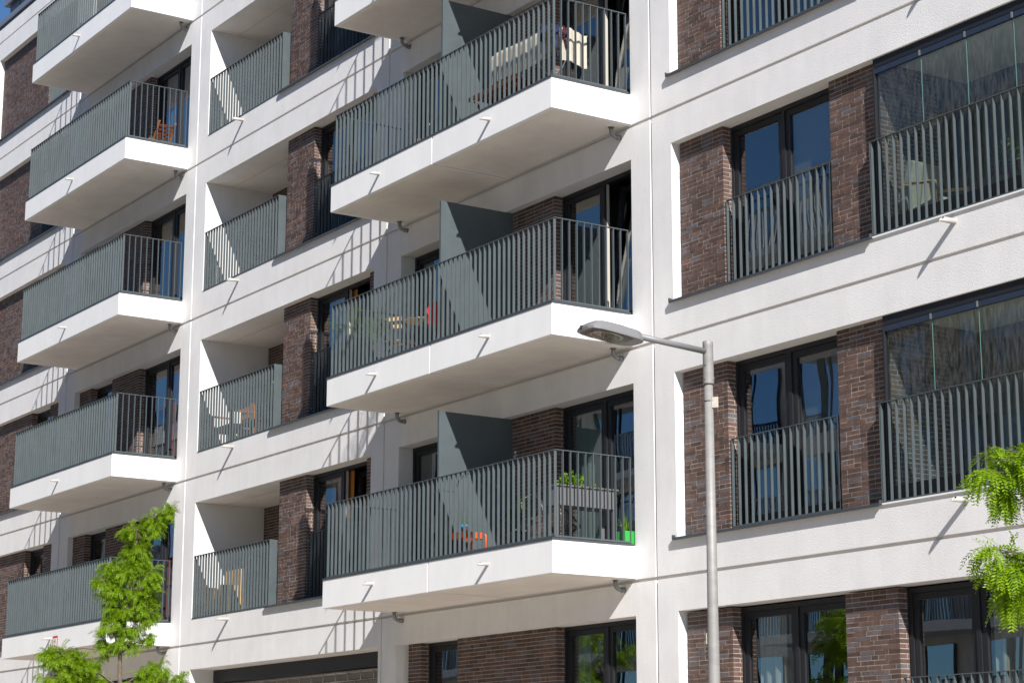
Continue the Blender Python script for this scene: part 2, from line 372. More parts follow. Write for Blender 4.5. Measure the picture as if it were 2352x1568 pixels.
# ---------------------------------------------------------------- windows
def window(x0, x1, z0, z1, leaves=2, y=YW, tilt=None, curtain=None, curt_part=(0, 1), sill=0.10, name="window"):
    f = MB(); w = 0.055
    zb = z0+sill
    f.box(x0, x0+w, y, y+0.07, z0, z1); f.box(x1-w, x1, y, y+0.07, z0, z1)
    f.box(x0+w, x1-w, y, y+0.07, z1-w, z1); f.box(x0+w, x1-w, y, y+0.07, z0, zb)
    xm = (x0+x1)/2
    spans = [(x0+w, x1-w)]
    if leaves == 2: f.box(xm-0.03, xm+0.03, y, y+0.07, zb, z1-w); spans = [(x0+w, xm-0.03), (xm+0.03, x1-w)]
    fo = f.build(name, "frame_dark", B)
    for i, (a, b_) in enumerate(spans):
        s = MB(); q = 0.07; ys = y+0.018; e = 0.002
        a2, b2, c2, d2 = a+e, b_-e, zb+e, z1-w-e
        s.box(a2, a2+q, ys, ys+0.055, c2, d2); s.box(b2-q, b2, ys, ys+0.055, c2, d2)
        s.box(a2+q, b2-q, ys, ys+0.055, d2-q, d2); s.box(a2+q, b2-q, ys, ys+0.055, c2, c2+q)
        p = MB().box(a2+q-0.003, b2-q+0.003, ys+0.024, ys+0.030, c2+q-0.003, d2-q+0.003)
        if tilt == i:
            ang = math.radians(6.5)
            for mb in (s, p):
                mb.v = [(v[0], ys+0.03+(v[1]-ys)*math.cos(ang)+(v[2]-c2)*math.sin(ang), c2+(v[2]-c2)*math.cos(ang)-(v[1]-ys)*math.sin(ang)) for v in mb.v]
            g = MB(); g.box(a2+0.006, a2+0.012, ys+0.01, ys+0.05, c2, d2); g.build("window_seal", "frame_open", fo)
        s.build("sash", "frame_dark", fo); p.build("pane", "glass", fo)
    if curtain:
        cm, = (curtain,)
        ca = x0+(x1-x0)*curt_part[0]; cb = x0+(x1-x0)*curt_part[1]; n = max(8, int((cb-ca)/0.03)); c = MB(); vs = []; fs = []
        for i in range(n+1):
            xx = ca+(cb-ca)*i/n; yy = y+0.125+0.03*math.sin(i*1.15)+0.012*math.sin(i*0.37)
            vs += [(xx, yy, z0+0.06), (xx+0.004*math.sin(i), yy, z1-0.05)]
        for i in range(n): fs.append((2*i, 2*i+2, 2*i+3, 2*i+1))
        c.add(vs, fs, smooth=True); c.build("curtain", cm, fo)
    return fo
def sill_strip(x0, x1, z, yb=0.2):
    b = MB().box(x0, x1, -0.05, yb, z+0.003, z+0.012); b.box(x0, x1, -0.052, -0.046, z-0.022, z+0.012)
    b.box(x0-0.006, x0, -0.052, yb, z+0.0, z+0.045); b.box(x1, x1+0.006, -0.052, yb, z, z+0.045)
    return b.build("window_sill", "flash_dark", B)

# ---------------------------------------------------------------- railings
RT, RW = 0.009, 0.036
slats_stuff = MB(); SLN = [0]
def mk_slat(h, ax):
    hx, hy = (RT/2, RW/2) if ax == 'x' else (RW/2, RT/2)
    b = MB().box(-hx, hx, -hy, hy, 0, h)
    me = bpy.data.meshes.new("slat"); me.from_pydata(b.v, [], b.f); me.materials.append(M["rail_grey"]); return me
SLM = {}
def rail_run(par, p0, p1, n, zb, zt, single, yc=None):
    """slats from p0 to p1 (xy), blades square to the run, under a flat top rail"""
    p0 = Vector((*p0, 0)); p1 = Vector((*p1, 0)); ax = 'x' if abs(p1.x-p0.x) > abs(p1.y-p0.y) else 'y'
    h = zt-RT-zb
    for i in range(n+1):
        p = p0.lerp(p1, i/n)
        if single:
            key = (round(h, 3), ax)
            if key not in SLM: SLM[key] = mk_slat(h, ax)
            o = bpy.data.objects.new("slat", SLM[key]); C.objects.link(o); o.parent = par
            o.location = Vector((p.x, p.y, zb))-Vector(ORG[par.name]); SLN[0] += 1
        else:
            hx, hy = (RT/2, RW/2) if ax == 'x' else (RW/2, RT/2)
            slats_stuff.box(p.x-hx, p.x+hx, p.y-hy, p.y+hy, zb, zb+h)
def balcony(xl, xr, k, nfront, single, seam=None, spouts=(), elbows=(), part=False, sides=(True, True), nside=10):
    z = k*H; zb, zt = z+0.032, z+0.43; D = 1.23
    segs = [(xl, xr)] if seam is None else [(xl, seam-0.011), (seam+0.011, xr)]
    bal = None
    for a, b_ in segs:
        s = MB().box(a, b_, -D, -0.001, zb, zt)
        if bal is None: bal = s.build("balcony", "slab_white", B, origin=((xl+xr)/2, -D/2, zb), bevel=0.006)
        else: s.build("slab", "slab_white", bal, bevel=0.006)
    # painted underside with its drip groove
    so = MB()
    for a, b_ in segs: so.box(a+0.07, b_-0.07, -D+0.07, -0.012, zb-0.004, zb-0.0005)
    so.build("soffit_board", "soffit", bal)
    if seam is not None: MB().box(seam-0.0105, seam+0.0105, -D+0.03, -0.012, zb-0.003, zt-0.004).build("seam_filler", "render_joint", bal)
    fl = MB()   # flashing on the slab edge
    fl.box(xl-0.008, xr+0.008, -D-0.008, -D+0.004, zt-0.002, zt+0.024)
    fl.box(xr-0.004, xr+0.008, -D+0.0045, -0.03, zt-0.002, zt+0.024); fl.box(xl-0.008, xl+0.004, -D+0.0045, -0.03, zt-0.002, zt+0.024)
    fl.box(xl+0.0045, xr-0.0045, -D+0.0045, -0.03, zt+0.002, zt+0.010)
    fl.build("edge_flashing", "flash_dark", bal)
    yi = -D+0.045+RW/2; xo = 0.012+RW/2; ztop = z+1.525; zr = zt+0.055
    tr = MB().box(xl+0.012, xr-0.012, yi-RW/2, yi+RW/2, ztop-RT, ztop)
    br = MB().box(xl+0.012, xr-0.012, yi-RW/2, yi+RW/2, zt+0.034, zr-0.001)
    for s, xx in ((0, xl+xo), (1, xr-xo)):
        if sides[s]:
            tr.box(xx-RW/2, xx+RW/2, yi+RW/2, -0.045, ztop-RT, ztop); br.box(xx-RW/2, xx+RW/2, yi+RW/2, -0.045, zt+0.034, zr-0.001)
    tr.build("top_rail", "rail_grey", bal); br.build("bottom_rail", "rail_grey", bal)
    rail_run(bal, (xl+0.03, yi), (xr-0.03, yi), nfront, zr, ztop, single)
    for s, xx in ((0, xl+xo), (1, xr-xo)):
        if sides[s]: rail_run(bal, (xx, yi+0.108), (xx, -0.052), nside-1, zr, ztop, single and s == 1)
    for x in spouts: spout(bal, x, -D, z+0.262, 0.135, 0.025, "pipe_white")
    for x in elbows:
        pts = [(x, -0.14, zb-0.002), (x, -0.14, zb-0.05)]+[(x+0.0, -0.14+0.075*(1-math.cos(t)), zb-0.05-0.07*math.sin(t)) for t in [0.3, 0.6, 0.9, 1.2, 1.5]]+[(x, 0.0, zb-0.12)]
        MB().tube(pts, 0.027, 12).lathe((x, -0.14, zb-0.003), [(0.045, 0), (0.045, -0.006), (0.028, -0.007)]).build("drain_pipe", "galv", bal)
        MB().tube([(x, -0.052, zb-0.12), (x, -0.001, zb-0.12)], 0.034, 12).build("pipe_collar", "galv", bal)
    if part:
        p = MB().box(10.34, 10.365, -1.07, 0.085, zt+0.03, z+2.44)
        p.build("privacy_panel", "rail_grey", bal, bevel=0.002)
        e = MB().box(10.334, 10.371, -1.085, -1.071, zt+0.03, z+2.445); e.build("panel_edge", "rail_grey", bal)
    return bal
def spout(par, x, y, z, L, r, m):
    n = 16; b = MB(); vs = []
    for i in range(n):
        t = 2*math.pi*i/n; vs.append((x+r*math.cos(t), y, z+r*math.sin(t)))
    for i in range(n):
        t = 2*math.pi*i/n; vs.append((x+r*math.cos(t), y-L+r*1.0*math.sin(t), z+r*math.sin(t)))
    for i in range(n):
        t = 2*math.pi*i/n; vs.append((x+0.86*r*math.cos(t), y-L+r*1.0*math.sin(t)*0.86, z+0.86*r*math.sin(t)))
    for i in range(n):
        t = 2*math.pi*i/n; vs.append((x+0.86*r*math.cos(t), y-0.02, z+0.86*r*math.sin(t)))
    fs = []
    for j in range(3):
        for i in range(n): i2 = (i+1) % n; fs.append((j*n+i, j*n+i2, (j+1)*n+i2, (j+1)*n+i))
    b.add(vs, fs, smooth=True); o = b.build("drain_spout", m, par)
    MB().lathe((x, y, z), [(0.001, 0)], 3)
    d = MB(); d.add([(x+0.85*r*math.cos(2*math.pi*i/n), y-0.03, z+0.85*r*math.sin(2*math.pi*i/n)) for i in range(n)], [tuple(range(n))])
    d.build("spout_bore", "pipe_inner", par if par.name.startswith("balcony") else B)
    return o

# ---------------------------------------------------------------- fill each bay
def small_rail(x0, x1, k, n, single, y0=0.125, left_bolts=True):
    """french-balcony railing between the brick reveals"""
    z = k*H; yc = y0+RW/2; zt = z+1.525; zb = z+0.50
    o = MB().box(x0, x1, y0, y0+RW, zt-RT, zt).build("window_railing", "rail_grey", B)
    MB().box(x0, x1, y0, y0+RW, zb-0.02, zb-0.001).build("bottom_rail", "rail_grey", o)
    rail_run(o, (x0+RT/2, yc), (x1-RT/2, yc), n, zb, zt, single)
    for zz in (z+0.62, z+1.40): MB().tube([(x0+RT, yc, zz), (x0+RT+0.008, yc, zz)], 0.012, 10).build("bolt", "steel", o)
    return o
for k in range(-1, 5):
    z = k*H; a, b_ = z+0.435, z+H-0.44
    if k >= 0:
        # ---- A left : brick, window, brick strip
        brickwall(-11.05, -8.10, a, b_, rret=True)
        window(-8.12, -7.04, a, b_, 1)
        brickwall(-7.06, -6.31, a, b_, lret=True)
        sill_strip(-11.0, -6.4, a)
        small_rail(-8.08, -7.08, k, 9, False)
        # ---- A
        window(-5.45, -5.36, a, b_, 1) if False else None
        brickwall(-5.45, -4.85, a, b_, rret=True)
        window(-4.87, -3.79, a, b_, 1, curtain=None)
        brickwall(-3.81, -2.50, a, b_, lret=True, rret=True)
        window(-2.52, -0.41, a, b_, 2, curtain={0: "curtain_red", 1: "curtain_red", 3: "blind_blue"}.get(k), curt_part=(0.5, 1) if k < 3 else (0.1, 1))
        # ---- B left : loggia, pier, window, strip
        brickwall(3.43, 4.37, a, b_, rret=True)
        window(4.35, 6.32, a, b_, 2, tilt=1 if k in (0, 1) else None, curtain={0: "curtain_orange", 1: "curtain_orange"}.get(k), curt_part=(0.2, 0.55))
        brickwall(6.31, 6.63, a, b_, lret=True)
        sill_strip(3.29, 6.62, a)
        small_rail(4.40, 6.28, k, 16, False)
        # ---- B right
        window(7.45, 8.96, a, b_, 1)
        brickwall(8.94, 11.35, a, b_, lret=True, rret=True)
        window(11.33, 13.23, a, b_, 2, tilt=1 if k in (1, 2) else None, curtain="curtain_green" if k == 0 else None, curt_part=(0.0, 0.45) if k == 0 else (0.05, 0.3))
        # loggia shell of B
        lg = MB().box(0.40, 0.44, 0.30, 1.36, a, b_+0.04); lg.build("loggia_side_wall", "render", B)
        MB().box(0.44, 3.45, 0.302, 1.36, b_+0.001, b_+0.029).build("loggia_ceiling", "soffit", B)
        MB().box(0.44, 3.45, 0.53, 0.545, b_-0.004, b_+0.0005).build("ceiling_joint", "render_joint", B)
        MB().box(0.44, 3.45, 0.302, 1.36, a-0.04, a-0.005).build("loggia_floor", "paving", B)
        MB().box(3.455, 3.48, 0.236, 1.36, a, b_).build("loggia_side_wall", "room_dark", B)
        brickwall(0.44, 1.0, a, b_, yf=1.34, yb=1.42, name="loggia_back_wall"); window(1.0, 3.4, a, b_, 2, y=1.36)
        # loggia railing with its wide end plate
        zt = z+1.525
        lo = MB().box(0.452, 3.325, 0.004, 0.004+RW, zt-RT, zt).build("loggia_railing", "rail_grey", B)
        MB().box(0.452, 3.325, 0.004, 0.046, a+0.012, a+0.03).build("bottom_rail", "rail_grey", lo)
        MB().box(0.445, 3.29, -0.006, 0.30, a+0.0005, a+0.006).build("edge_flashing", "rail_grey", lo)
        MB().box(3.326, 3.336, 0.004, 0.17, a+0.02, zt).build("end_plate", "rail_grey", lo)
        rail_run(lo, (0.466, 0.025), (3.22, 0.025), 25, a+0.03, zt, False)
        spout(B, 1.885, 0.0, z+0.341, 0.20, 0.028, "pipe_white")
        balcony(-5.44, -0.405, k, 44, False, spouts=(-2.93,), elbows=(-0.61,))
        balcony(7.48, 13.23, k, 50, k in (0, 1, 2), seam=10.36, spouts=(8.91, 11.81), elbows=(13.0, 7.63), part=k <= 3)
    # ---- C
    a = z+0.435; sg = k in (-1, 0)
    brickwall(14.10, 14.93, a, b_, rret=True, single=sg)
    window(14.91, 16.86, a, b_, 2, curtain="curtain_white" if k == -1 else None, curt_part=(0.1, 0.35))
    brickwall(16.84, 17.65, a, b_, lret=True, rret=(k < 0), single=sg)
    if k >= 0:
        if k in (0, 1): MB().box(15.95, 16.80, YW+0.10, YW+0.105, a+0.1, b_-0.03).build("roller_blind", "blind_grey", B)
        small_rail(14.955, 16.80, k, 16, k in (0, 1, 2))
        sill_strip(14.03, 17.585, a)
        # glazed loggia
        sidewall(17.66, 1, 0.116, 1.0, a, b_); MB().box(17.60, 17.655, 1.001, 1.45, a, b_).build("loggia_side_wall", "room_dark", B)  # inner end left plain dark: the loggia's deep shade put into its colour
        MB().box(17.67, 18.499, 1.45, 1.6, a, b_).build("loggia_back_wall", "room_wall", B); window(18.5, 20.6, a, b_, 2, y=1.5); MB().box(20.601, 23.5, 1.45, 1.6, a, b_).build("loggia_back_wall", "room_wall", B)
        MB().box(17.63, 23.55, 0.302, 1.6, b_+0.001, b_+0.029).build("loggia_ceiling", "soffit", B)
        MB().box(17.63, 23.55, 0.302, 1.6, a-0.04, a-0.005).build("loggia_floor", "paving", B)
        MB().box(23.55, 23.6, 0.301, 1.6, a, b_).build("loggia_side_wall", "render", B)
        MB().box(17.655, 23.55, 0.030, 0.11, b_-0.105, b_-0.002).box(17.655, 17.675, 0.02, 0.10, a+0.03, b_-0.106).build("glazing_head", "frame_dark", B)
        gz = MB().box(17.68, 23.55, 0.034, 0.075, b_-0.172, b_-0.1065); go = gz.build("glazing_track", "track_navy", B)
        MB().box(17.68, 23.55, 0.035, 0.09, a+0.04, a+0.185).build("glazing_sill", "frame_dark", B)
        for i in range(9):
            x = 17.705+i*0.666; x1 = min(x+0.66, 23.54)
            if i == 0: x1 = 18.372
            else: x = 18.378+(i-1)*0.666; x1 = min(x+0.659, 23.54)
            MB().box(x, x1, 0.050, 0.056, a+0.186, b_-0.1725).build("glass_panel", "glass_balcony", B)
            MB().box(x1+0.0005, x1+0.0035, 0.048, 0.058, a+0.186, b_-0.1725).build("glass_edge", "glass_edge", B)
            MB().box(x1-0.012, x1+0.012, 0.028, 0.033, b_-0.17, b_-0.108).build("track_clip", "galv", B)
        # railing in front, its left return closed by a plate
        zt = z+1.525
        lo = MB().box(17.60, 23.5, -0.012, -0.012+RW, zt-RT, zt).build("loggia_railing", "rail_grey", B)
        MB().box(17.60, 23.5, -0.012, 0.03, a+0.012, a+0.03).build("bottom_rail", "rail_grey", lo)
        MB().box(17.592, 17.5995, -0.012, 0.108, a+0.02, zt).build("end_plate", "rail_grey", lo)
        MB().box(17.60, 23.5, -0.02, 0.0, a-0.005, a+0.011).build("edge_flashing", "slab_white", B)
        nC = 26
        rail_run(lo, (17.612, 0.009), (17.612+nC*0.113, 0.009), nC, a+0.03, zt, k in (0, 1))
        rail_run(lo, (17.612+(nC+1)*0.113, 0.009), (23.4, 0.009), 25, a+0.03, zt, False)
        spout(B, 18.81, 0.0, z+0.338, 0.19, 0.031, "pipe_white")
    else:
        window(17.66, 19.62, a, b_, 2, curtain="curtain_white", curt_part=(0.55, 0.8)); brickwall(19.62, 23.55, a, b_, lret=True)
        small_rail(17.80, 19.58, k, 15, True, y0=0.0)
        sill_strip(14.03, 23.5, a)
# ground floor of B and A: shop-height openings
a, b_ = GZ+0.04, -0.42
brickwall(7.62, 7.97, a, b_, rret=True); window(7.95, 8.96, a, b_, 1); brickwall(8.94, 11.36, a, b_, lret=True, rret=True)
window(11.34, 13.23, a, b_, 2, curtain="curtain_green", curt_part=(0.0, 0.25))
MB().box(7.45, 7.619, 0.24, 0.30, a, b_).build("jamb_lining", "render", B)
brickwall(-5.45, -4.85, a, b_, rret=True); window(-4.87, -2.5, a, b_, 2); brickwall(-2.5, -0.41, a, b_, lret=True)
brickwall(-11.05, -6.31, a, b_)
# garage entrance: side walls, shutter box, roller grille
MB().box(0.41, 0.449, 0.30, 3.0, a, b_+0.03).build("garage_side_wall", "render", B); MB().box(6.931, 6.96, 0.30, 3.0, a, b_+0.03).build("garage_side_wall", "render", B)
MB().box(0.45, 6.93, 0.302, 3.5, b_+0.001, b_+0.029).build("garage_ceiling", "soffit", B)
MB().box(0.45, 6.93, 3.0, 3.1, a, b_).build("garage_back_wall", "room_wall", B)
gs = MB().box(0.46, 6.92, 0.44, 0.75, b_-0.21, b_-0.002).build("shutter_box", "frame_dark", B, bevel=0.008)
gr = MB().box(0.47, 0.56, 0.47, 0.53, a, b_-0.212).box(6.86, 6.92, 0.47, 0.53, a, b_-0.212).build("roller_grille", "frame_dark", B)
for j in range(26):
    zz = b_-0.265-j*0.125
    if zz < a: break
    if j < 12:
        MB().tube([(0.57, 0.5, zz), (6.85, 0.5, zz)], 0.008, 6).build("grille_rod", "pipe_white", gr)
        MB().box(0.57, 6.85, 0.512, 0.518, zz-0.112, zz-0.014).build("grille_slat", "shutter_brown", gr)
lk = MB(); lk2 = MB()
link = None
for j in range(9):
    for i in range(16):
        x = 0.75+i*0.40+(0.2 if j % 2 else 0); zt_ = b_-0.265-j*0.125
        if x > 6.8: continue
        if j < 7:
            pts = [(0, 0, 0), (0.03, -0.012, -0.04), (0.03, -0.012, -0.085), (0, 0, -0.125)]
            if link is None:
                link = MB().tube(pts, 0.008, 5).build("grille_link", "pipe_white", gr, origin=(0, 0, 0)); link.location = Vector((x, 0.49, zt_))-Vector(ORG[gr.name])
            else: inst(link, gr, (x, 0.49, zt_))

# countable bricks: the largest in the picture first, the rest joined
cam_p = Vector((33.73, -15.3, -2.64)); cand = []
for po, bx, t in BRK:
    c = Vector(((bx[0]+bx[1])/2, bx[2], (bx[4]+bx[5])/2)); L = bx[1]-bx[0]
    vis = (c.z > -1.55 and L > 0.03)
    cand.append((-(L/(c-cam_p).length) if vis else 1, po, bx, t))
cand.sort(key=lambda q: q[0])
for i, (s_, po, bx, t) in enumerate(cand):
    if i < 300 and s_ < 0: MB().box(*bx, t).build("brick", "brick", po)
    else: stuffb.box(*bx, t)
stuffb.build("brickwork", "brick", B, kind="stuff")
slats_stuff.build("railing_slats", "rail_grey", B, kind="stuff")
print("individual slats", SLN[0])
glassmat("glass_lamp", (0.93, 0.93, 0.92), 1.35)
# ================================================================== STREET LAMP
LX, LY = 19.97, -4.23
lamp = thing("street_lamp", "grey steel street lamp with one short arm and a flat lantern before the facade", "street lamp", (LX, LY, GZ))
MB().tube([(LX, LY, GZ), (LX, LY, GZ+1.1), (LX, LY, -1.0), (LX, LY, 0.86)], [0.062, 0.060, 0.0455, 0.0365], 24).build("pole", "pole_grey", lamp)
sl_ = MB().tube([(LX, LY, 0.86), (LX, LY, 0.875), (LX, LY, 1.19), (LX, LY, 1.195), (LX, LY, 1.232), (LX, LY, 1.238)], [0.047, 0.0485, 0.0445, 0.0455, 0.0455, 0.042], 24).build("sleeve", "pole_grey", lamp)
MB().tube([(LX, LY-0.03, 1.147), (LX, -5.02, 1.194)], 0.0265, 18).build("arm", "lamp_grey", lamp)
for a in (0.3, 1.9, 3.4, 5.0):
    MB().tube([(LX+0.044*math.cos(a), LY+0.044*math.sin(a), 0.905), (LX+0.056*math.cos(a), LY+0.056*math.sin(a), 0.905)], 0.0065, 6).build("bolt", "steel", sl_)
MB().tube([(LX+0.02, LY-0.040, 1.03), (LX+0.025, LY-0.052, 1.03)], 0.0065, 6).build("bolt", "steel", sl_)
# lantern: plan outline along -y, rounded back, pointed soft front
def lantern():
    HW = 0.15; z0 = 1.130
    ys = [(-4.955, 0.050, 0.085), (-4.975, 0.10, 0.09), (-5.0, 0.13, 0.095), (-5.05, 0.147, 0.10), (-5.20, HW, 0.108), (-5.36, 0.150, 0.104), (-5.44, 0.143, 0.085), (-5.50, 0.12, 0.05), (-5.525, 0.07, 0.02)]
    LX = 19.94
    vs = []; fs = []; n = 9
    for (y, hw, h) in ys:
        sl = (-(y+4.975))*0.105
        ring = [(-hw, 0), (-hw, 0.016), (-hw*0.97, 0.022), (-hw*0.72, h*0.85), (-hw*0.35, h), (hw*0.35, h), (hw*0.72, h*0.85), (hw*0.97, 0.022), (hw, 0.016), (hw, 0)]
        for (dx, dz) in ring: vs.append((LX+dx, y, z0+sl+dz))
    m_ = len(ring)
    for i in range(len(ys)-1):
        for k_ in range(m_-1): fs.append((i*m_+k_, i*m_+k_+1, (i+1)*m_+k_+1, (i+1)*m_+k_))
        fs.append(((i)*m_+m_-1, i*m_, (i+1)*m_, (i+1)*m_+m_-1))
    fs.append(tuple(range(m_))); fs.append(tuple(range((len(ys)-1)*m_, len(ys)*m_))[::-1])
    b = MB().add(vs, fs, smooth=False)
    ho = b.build("lantern", "lamp_grey", lamp, bevel=0)
    rim = MB().box(0, .01, 0, .01, 0, .01)
    def zz(y): return z0-(y+4.975)*0.105
    # dark gasket plate, reflector bowl ring and glass below
    nn_ = 24
    def oval(rx, ry, yc, dz): return [(LX+rx*math.cos(2*math.pi*i/nn_), yc+ry*math.sin(2*math.pi*i/nn_), zz(yc+ry*math.sin(2*math.pi*i/nn_))+dz) for i in range(nn_)]
    P = [(-0.11, -5.08), (0.11, -5.08), (0.136, -5.16), (0.136, -5.38), (0.10, -5.485), (-0.10, -5.485), (-0.136, -5.38), (-0.136, -5.16)]
    d = MB().add([(LX+x, y, zz(y)-0.002) for x, y in P], [tuple(range(8))]); d.build("lamp_tray", "lamp_dark", ho)
    t = MB(); o1 = oval(0.122, 0.150, -5.285, -0.004); o2 = oval(0.102, 0.130, -5.285, -0.007)
    t.add(o1+o2, [(i, (i+1) % nn_, nn_+(i+1) % nn_, nn_+i) for i in range(nn_)], smooth=True); t.build("lamp_ring", "pipe_white", ho)
    r = MB(); r.add(oval(0.102, 0.130, -5.285, -0.0065), [tuple(range(nn_))]); r.build("reflector", "lamp_reflector", ho)
    MB().tube([(LX-0.04, -5.285, zz(-5.285)-0.009), (LX+0.05, -5.285, zz(-5.285)-0.009)], 0.008, 8).build("lamp_bulb", "glass_bulb", ho)
    gl = MB().add([(LX+x*1.05, y, zz(y)-0.014) for x, y in P]+[(LX+x*1.0, y, zz(y)-0.018) for x, y in P], [tuple(range(8)), tuple(range(8, 16))[::-1]]); gl.build("lamp_glass", "glass_lamp", ho)
    MB().box(LX-0.06, LX+0.06, -5.14, -5.06, z0+0.112, z0+0.116).build("lid_seam", "lamp_dark", ho)
    MB().box(LX-0.035, LX-0.002, -5.532, -5.50, zz(-5.5)+0.002, zz(-5.5)+0.04).build("latch", "lamp_dark", ho, bevel=0.004)
    MB().lathe((LX, -5.12, z0+0.105), [(0.001, 0.018), (0.03, 0.017), (0.034, 0.0)], 16).build("photocell", "lamp_grey", ho)
    MB().tube([(LX, -4.955, 1.1925), (LX, -5.03, 1.197)], 0.036, 16).build("arm_socket", "lamp_grey", ho)
lantern()
# number plate 11 and the torn paper strapped to the pole
def text(par, s, size, loc, rot, m, name="lettering"):
    cu = bpy.data.curves.new(name, 'FONT'); cu.body = s; cu.size = size; cu.extrude = 0.0008; cu.align_x = 'CENTER'; cu.align_y = 'CENTER'
    o = bpy.data.objects.new(name, cu); C.objects.link(o); bpy.context.view_layer.update()
    me = bpy.data.meshes.new_from_object(o.evaluated_get(bpy.context.evaluated_depsgraph_get())); bpy.data.objects.remove(o)
    o = bpy.data.objects.new(name, me); C.objects.link(o); me.materials.clear(); me.materials.append(M[m])
    o.rotation_euler = rot; o.parent = par; o.location = Vector(loc)-Vector(ORG[par.name]); return o
pz = -1.30; pa = math.radians(-20)   # plate faces the street, turned a little along it
pc = Vector((LX-0.048, LY-0.045, pz)); px_ = Vector((math.cos(pa), math.sin(pa), 0)); pn = Vector((math.sin(pa), -math.cos(pa), 0))
plate = thing("number_plate", "small cream plate reading 11 on the left side of the lamp pole", "number plate", tuple(pc))
MB().obox(pc, px_, pn, (0,0,1), 0.030, 0.0015, 0.042).build("plate_body", "plate_cream", plate)
text(plate, "11", 0.066, pc+pn*0.003+Vector((0,0,0.006)), (math.pi/2, 0, pa), "ink")
MB().obox(pc-pn*0.014+Vector((0,0,-0.05)), px_, pn, (0,0,1), 0.008, 0.013, 0.006).build("clip", "lamp_dark", plate)
qc = Vector((LX+0.060, LY+0.02, 0.70))
pap = thing("paper_notice", "torn white paper notice tied to the right side of the lamp pole", "notice", tuple(qc))
qd = Vector((0.75, 0.66, 0)); qn = Vector((0.66, -0.75, 0))
MB().obox(qc, qd, qn, (0,0,1), 0.027, 0.0012, 0.045).build("paper", "fabric_white", pap)
for (dx, dz, a, b_) in ((-0.017, 0.03, 0.007, 0.014), (0.004, -0.03, 0.006, 0.02), (-0.010, -0.036, 0.004, 0.012), (0.012, 0.012, 0.002, 0.004)):
    MB().obox(qc+qd*dx+qn*0.0018+Vector((0,0,dz*0.75)), qd, qn, (0,0,1), a*0.85, 0.0004, b_*0.75).build("torn_patch", "paper_grey", pap)
MB().tube([(LX+0.0405*math.cos(t), LY+0.0405*math.sin(t), 0.715) for t in [i*2*math.pi/20 for i in range(20)]], 0.0028, 5).build("cable_tie", "ink", pap)

# ================================================================== SIGN on the left balcony
sg_ = thing("hydrant_sign", "red bordered white hydrant sign fixed to the lowest left balcony slab", "sign", (-2.675, -1.235, 0.10))
MB().box(-2.79, -2.56, -1.238, -1.2315, -0.05+0.10, 0.298).build("sign_plate", "sign_red", sg_)
MB().box(-2.765, -2.585, -1.241, -1.2385, 0.072, 0.258).build("sign_face", "sign_white", sg_)
text(sg_, "H", 0.12, (-2.675, -1.243, 0.20), (math.pi/2, 0, 0), "ink")
text(sg_, "80", 0.06, (-2.675, -1.243, 0.115), (math.pi/2, 0, 0), "ink")

# ================================================================== TREES
DR = Vector((math.cos(YAW), -math.sin(YAW), 0))     # across the view, in plan
def pinnate(mb, base, d, L, npair, lw, ll, droop, nrm=None):
    """a feather leaf: curved rachis with paired leaflets"""
    d = Vector(d).normalized(); p = Vector(base); side = d.cross(Vector((0,0,1)))
    if side.length < 0.1: side = Vector((1,0,0))
    side.normalize(); pts = [p.copy()]; st = L/npair; dd = d.copy(); dirs = [d.copy()]
    for i in range(npair):
        dd = (dd+Vector((0,0,-droop/npair))).normalized(); p = p+dd*st; pts.append(p.copy()); dirs.append(dd.copy())
    roll = R.uniform(-0.7, 0.7)
    for i in range(1, npair+1):
        q = pts[i]; t = dirs[i]; s = side*math.cos(roll)+t.cross(side)*math.sin(roll); n = t.cross(s)
        sc_ = 0.65+0.35*math.sin(math.pi*(i+0.5)/(npair+1))
        for sg in (-1, 1):
            ld = (s*sg+t*0.55-n*R.uniform(-0.1, 0.45)+Vector((0,0,-0.12))).normalized(); w = ld.cross(n).normalized()
            l = ll*sc_*R.uniform(0.85, 1.1); ww = lw*sc_
            mb.add([q, q+ld*l*0.45+w*ww/2+n*0.002, q+ld*l, q+ld*l*0.45-w*ww/2+n*0.002], [(0, 1, 2, 3)])
    mb.add([pts[0], pts[-1], pts[-1]+Vector((0,0,0.003)), pts[0]+Vector((0,0,0.004))], [(0,1,2,3)])
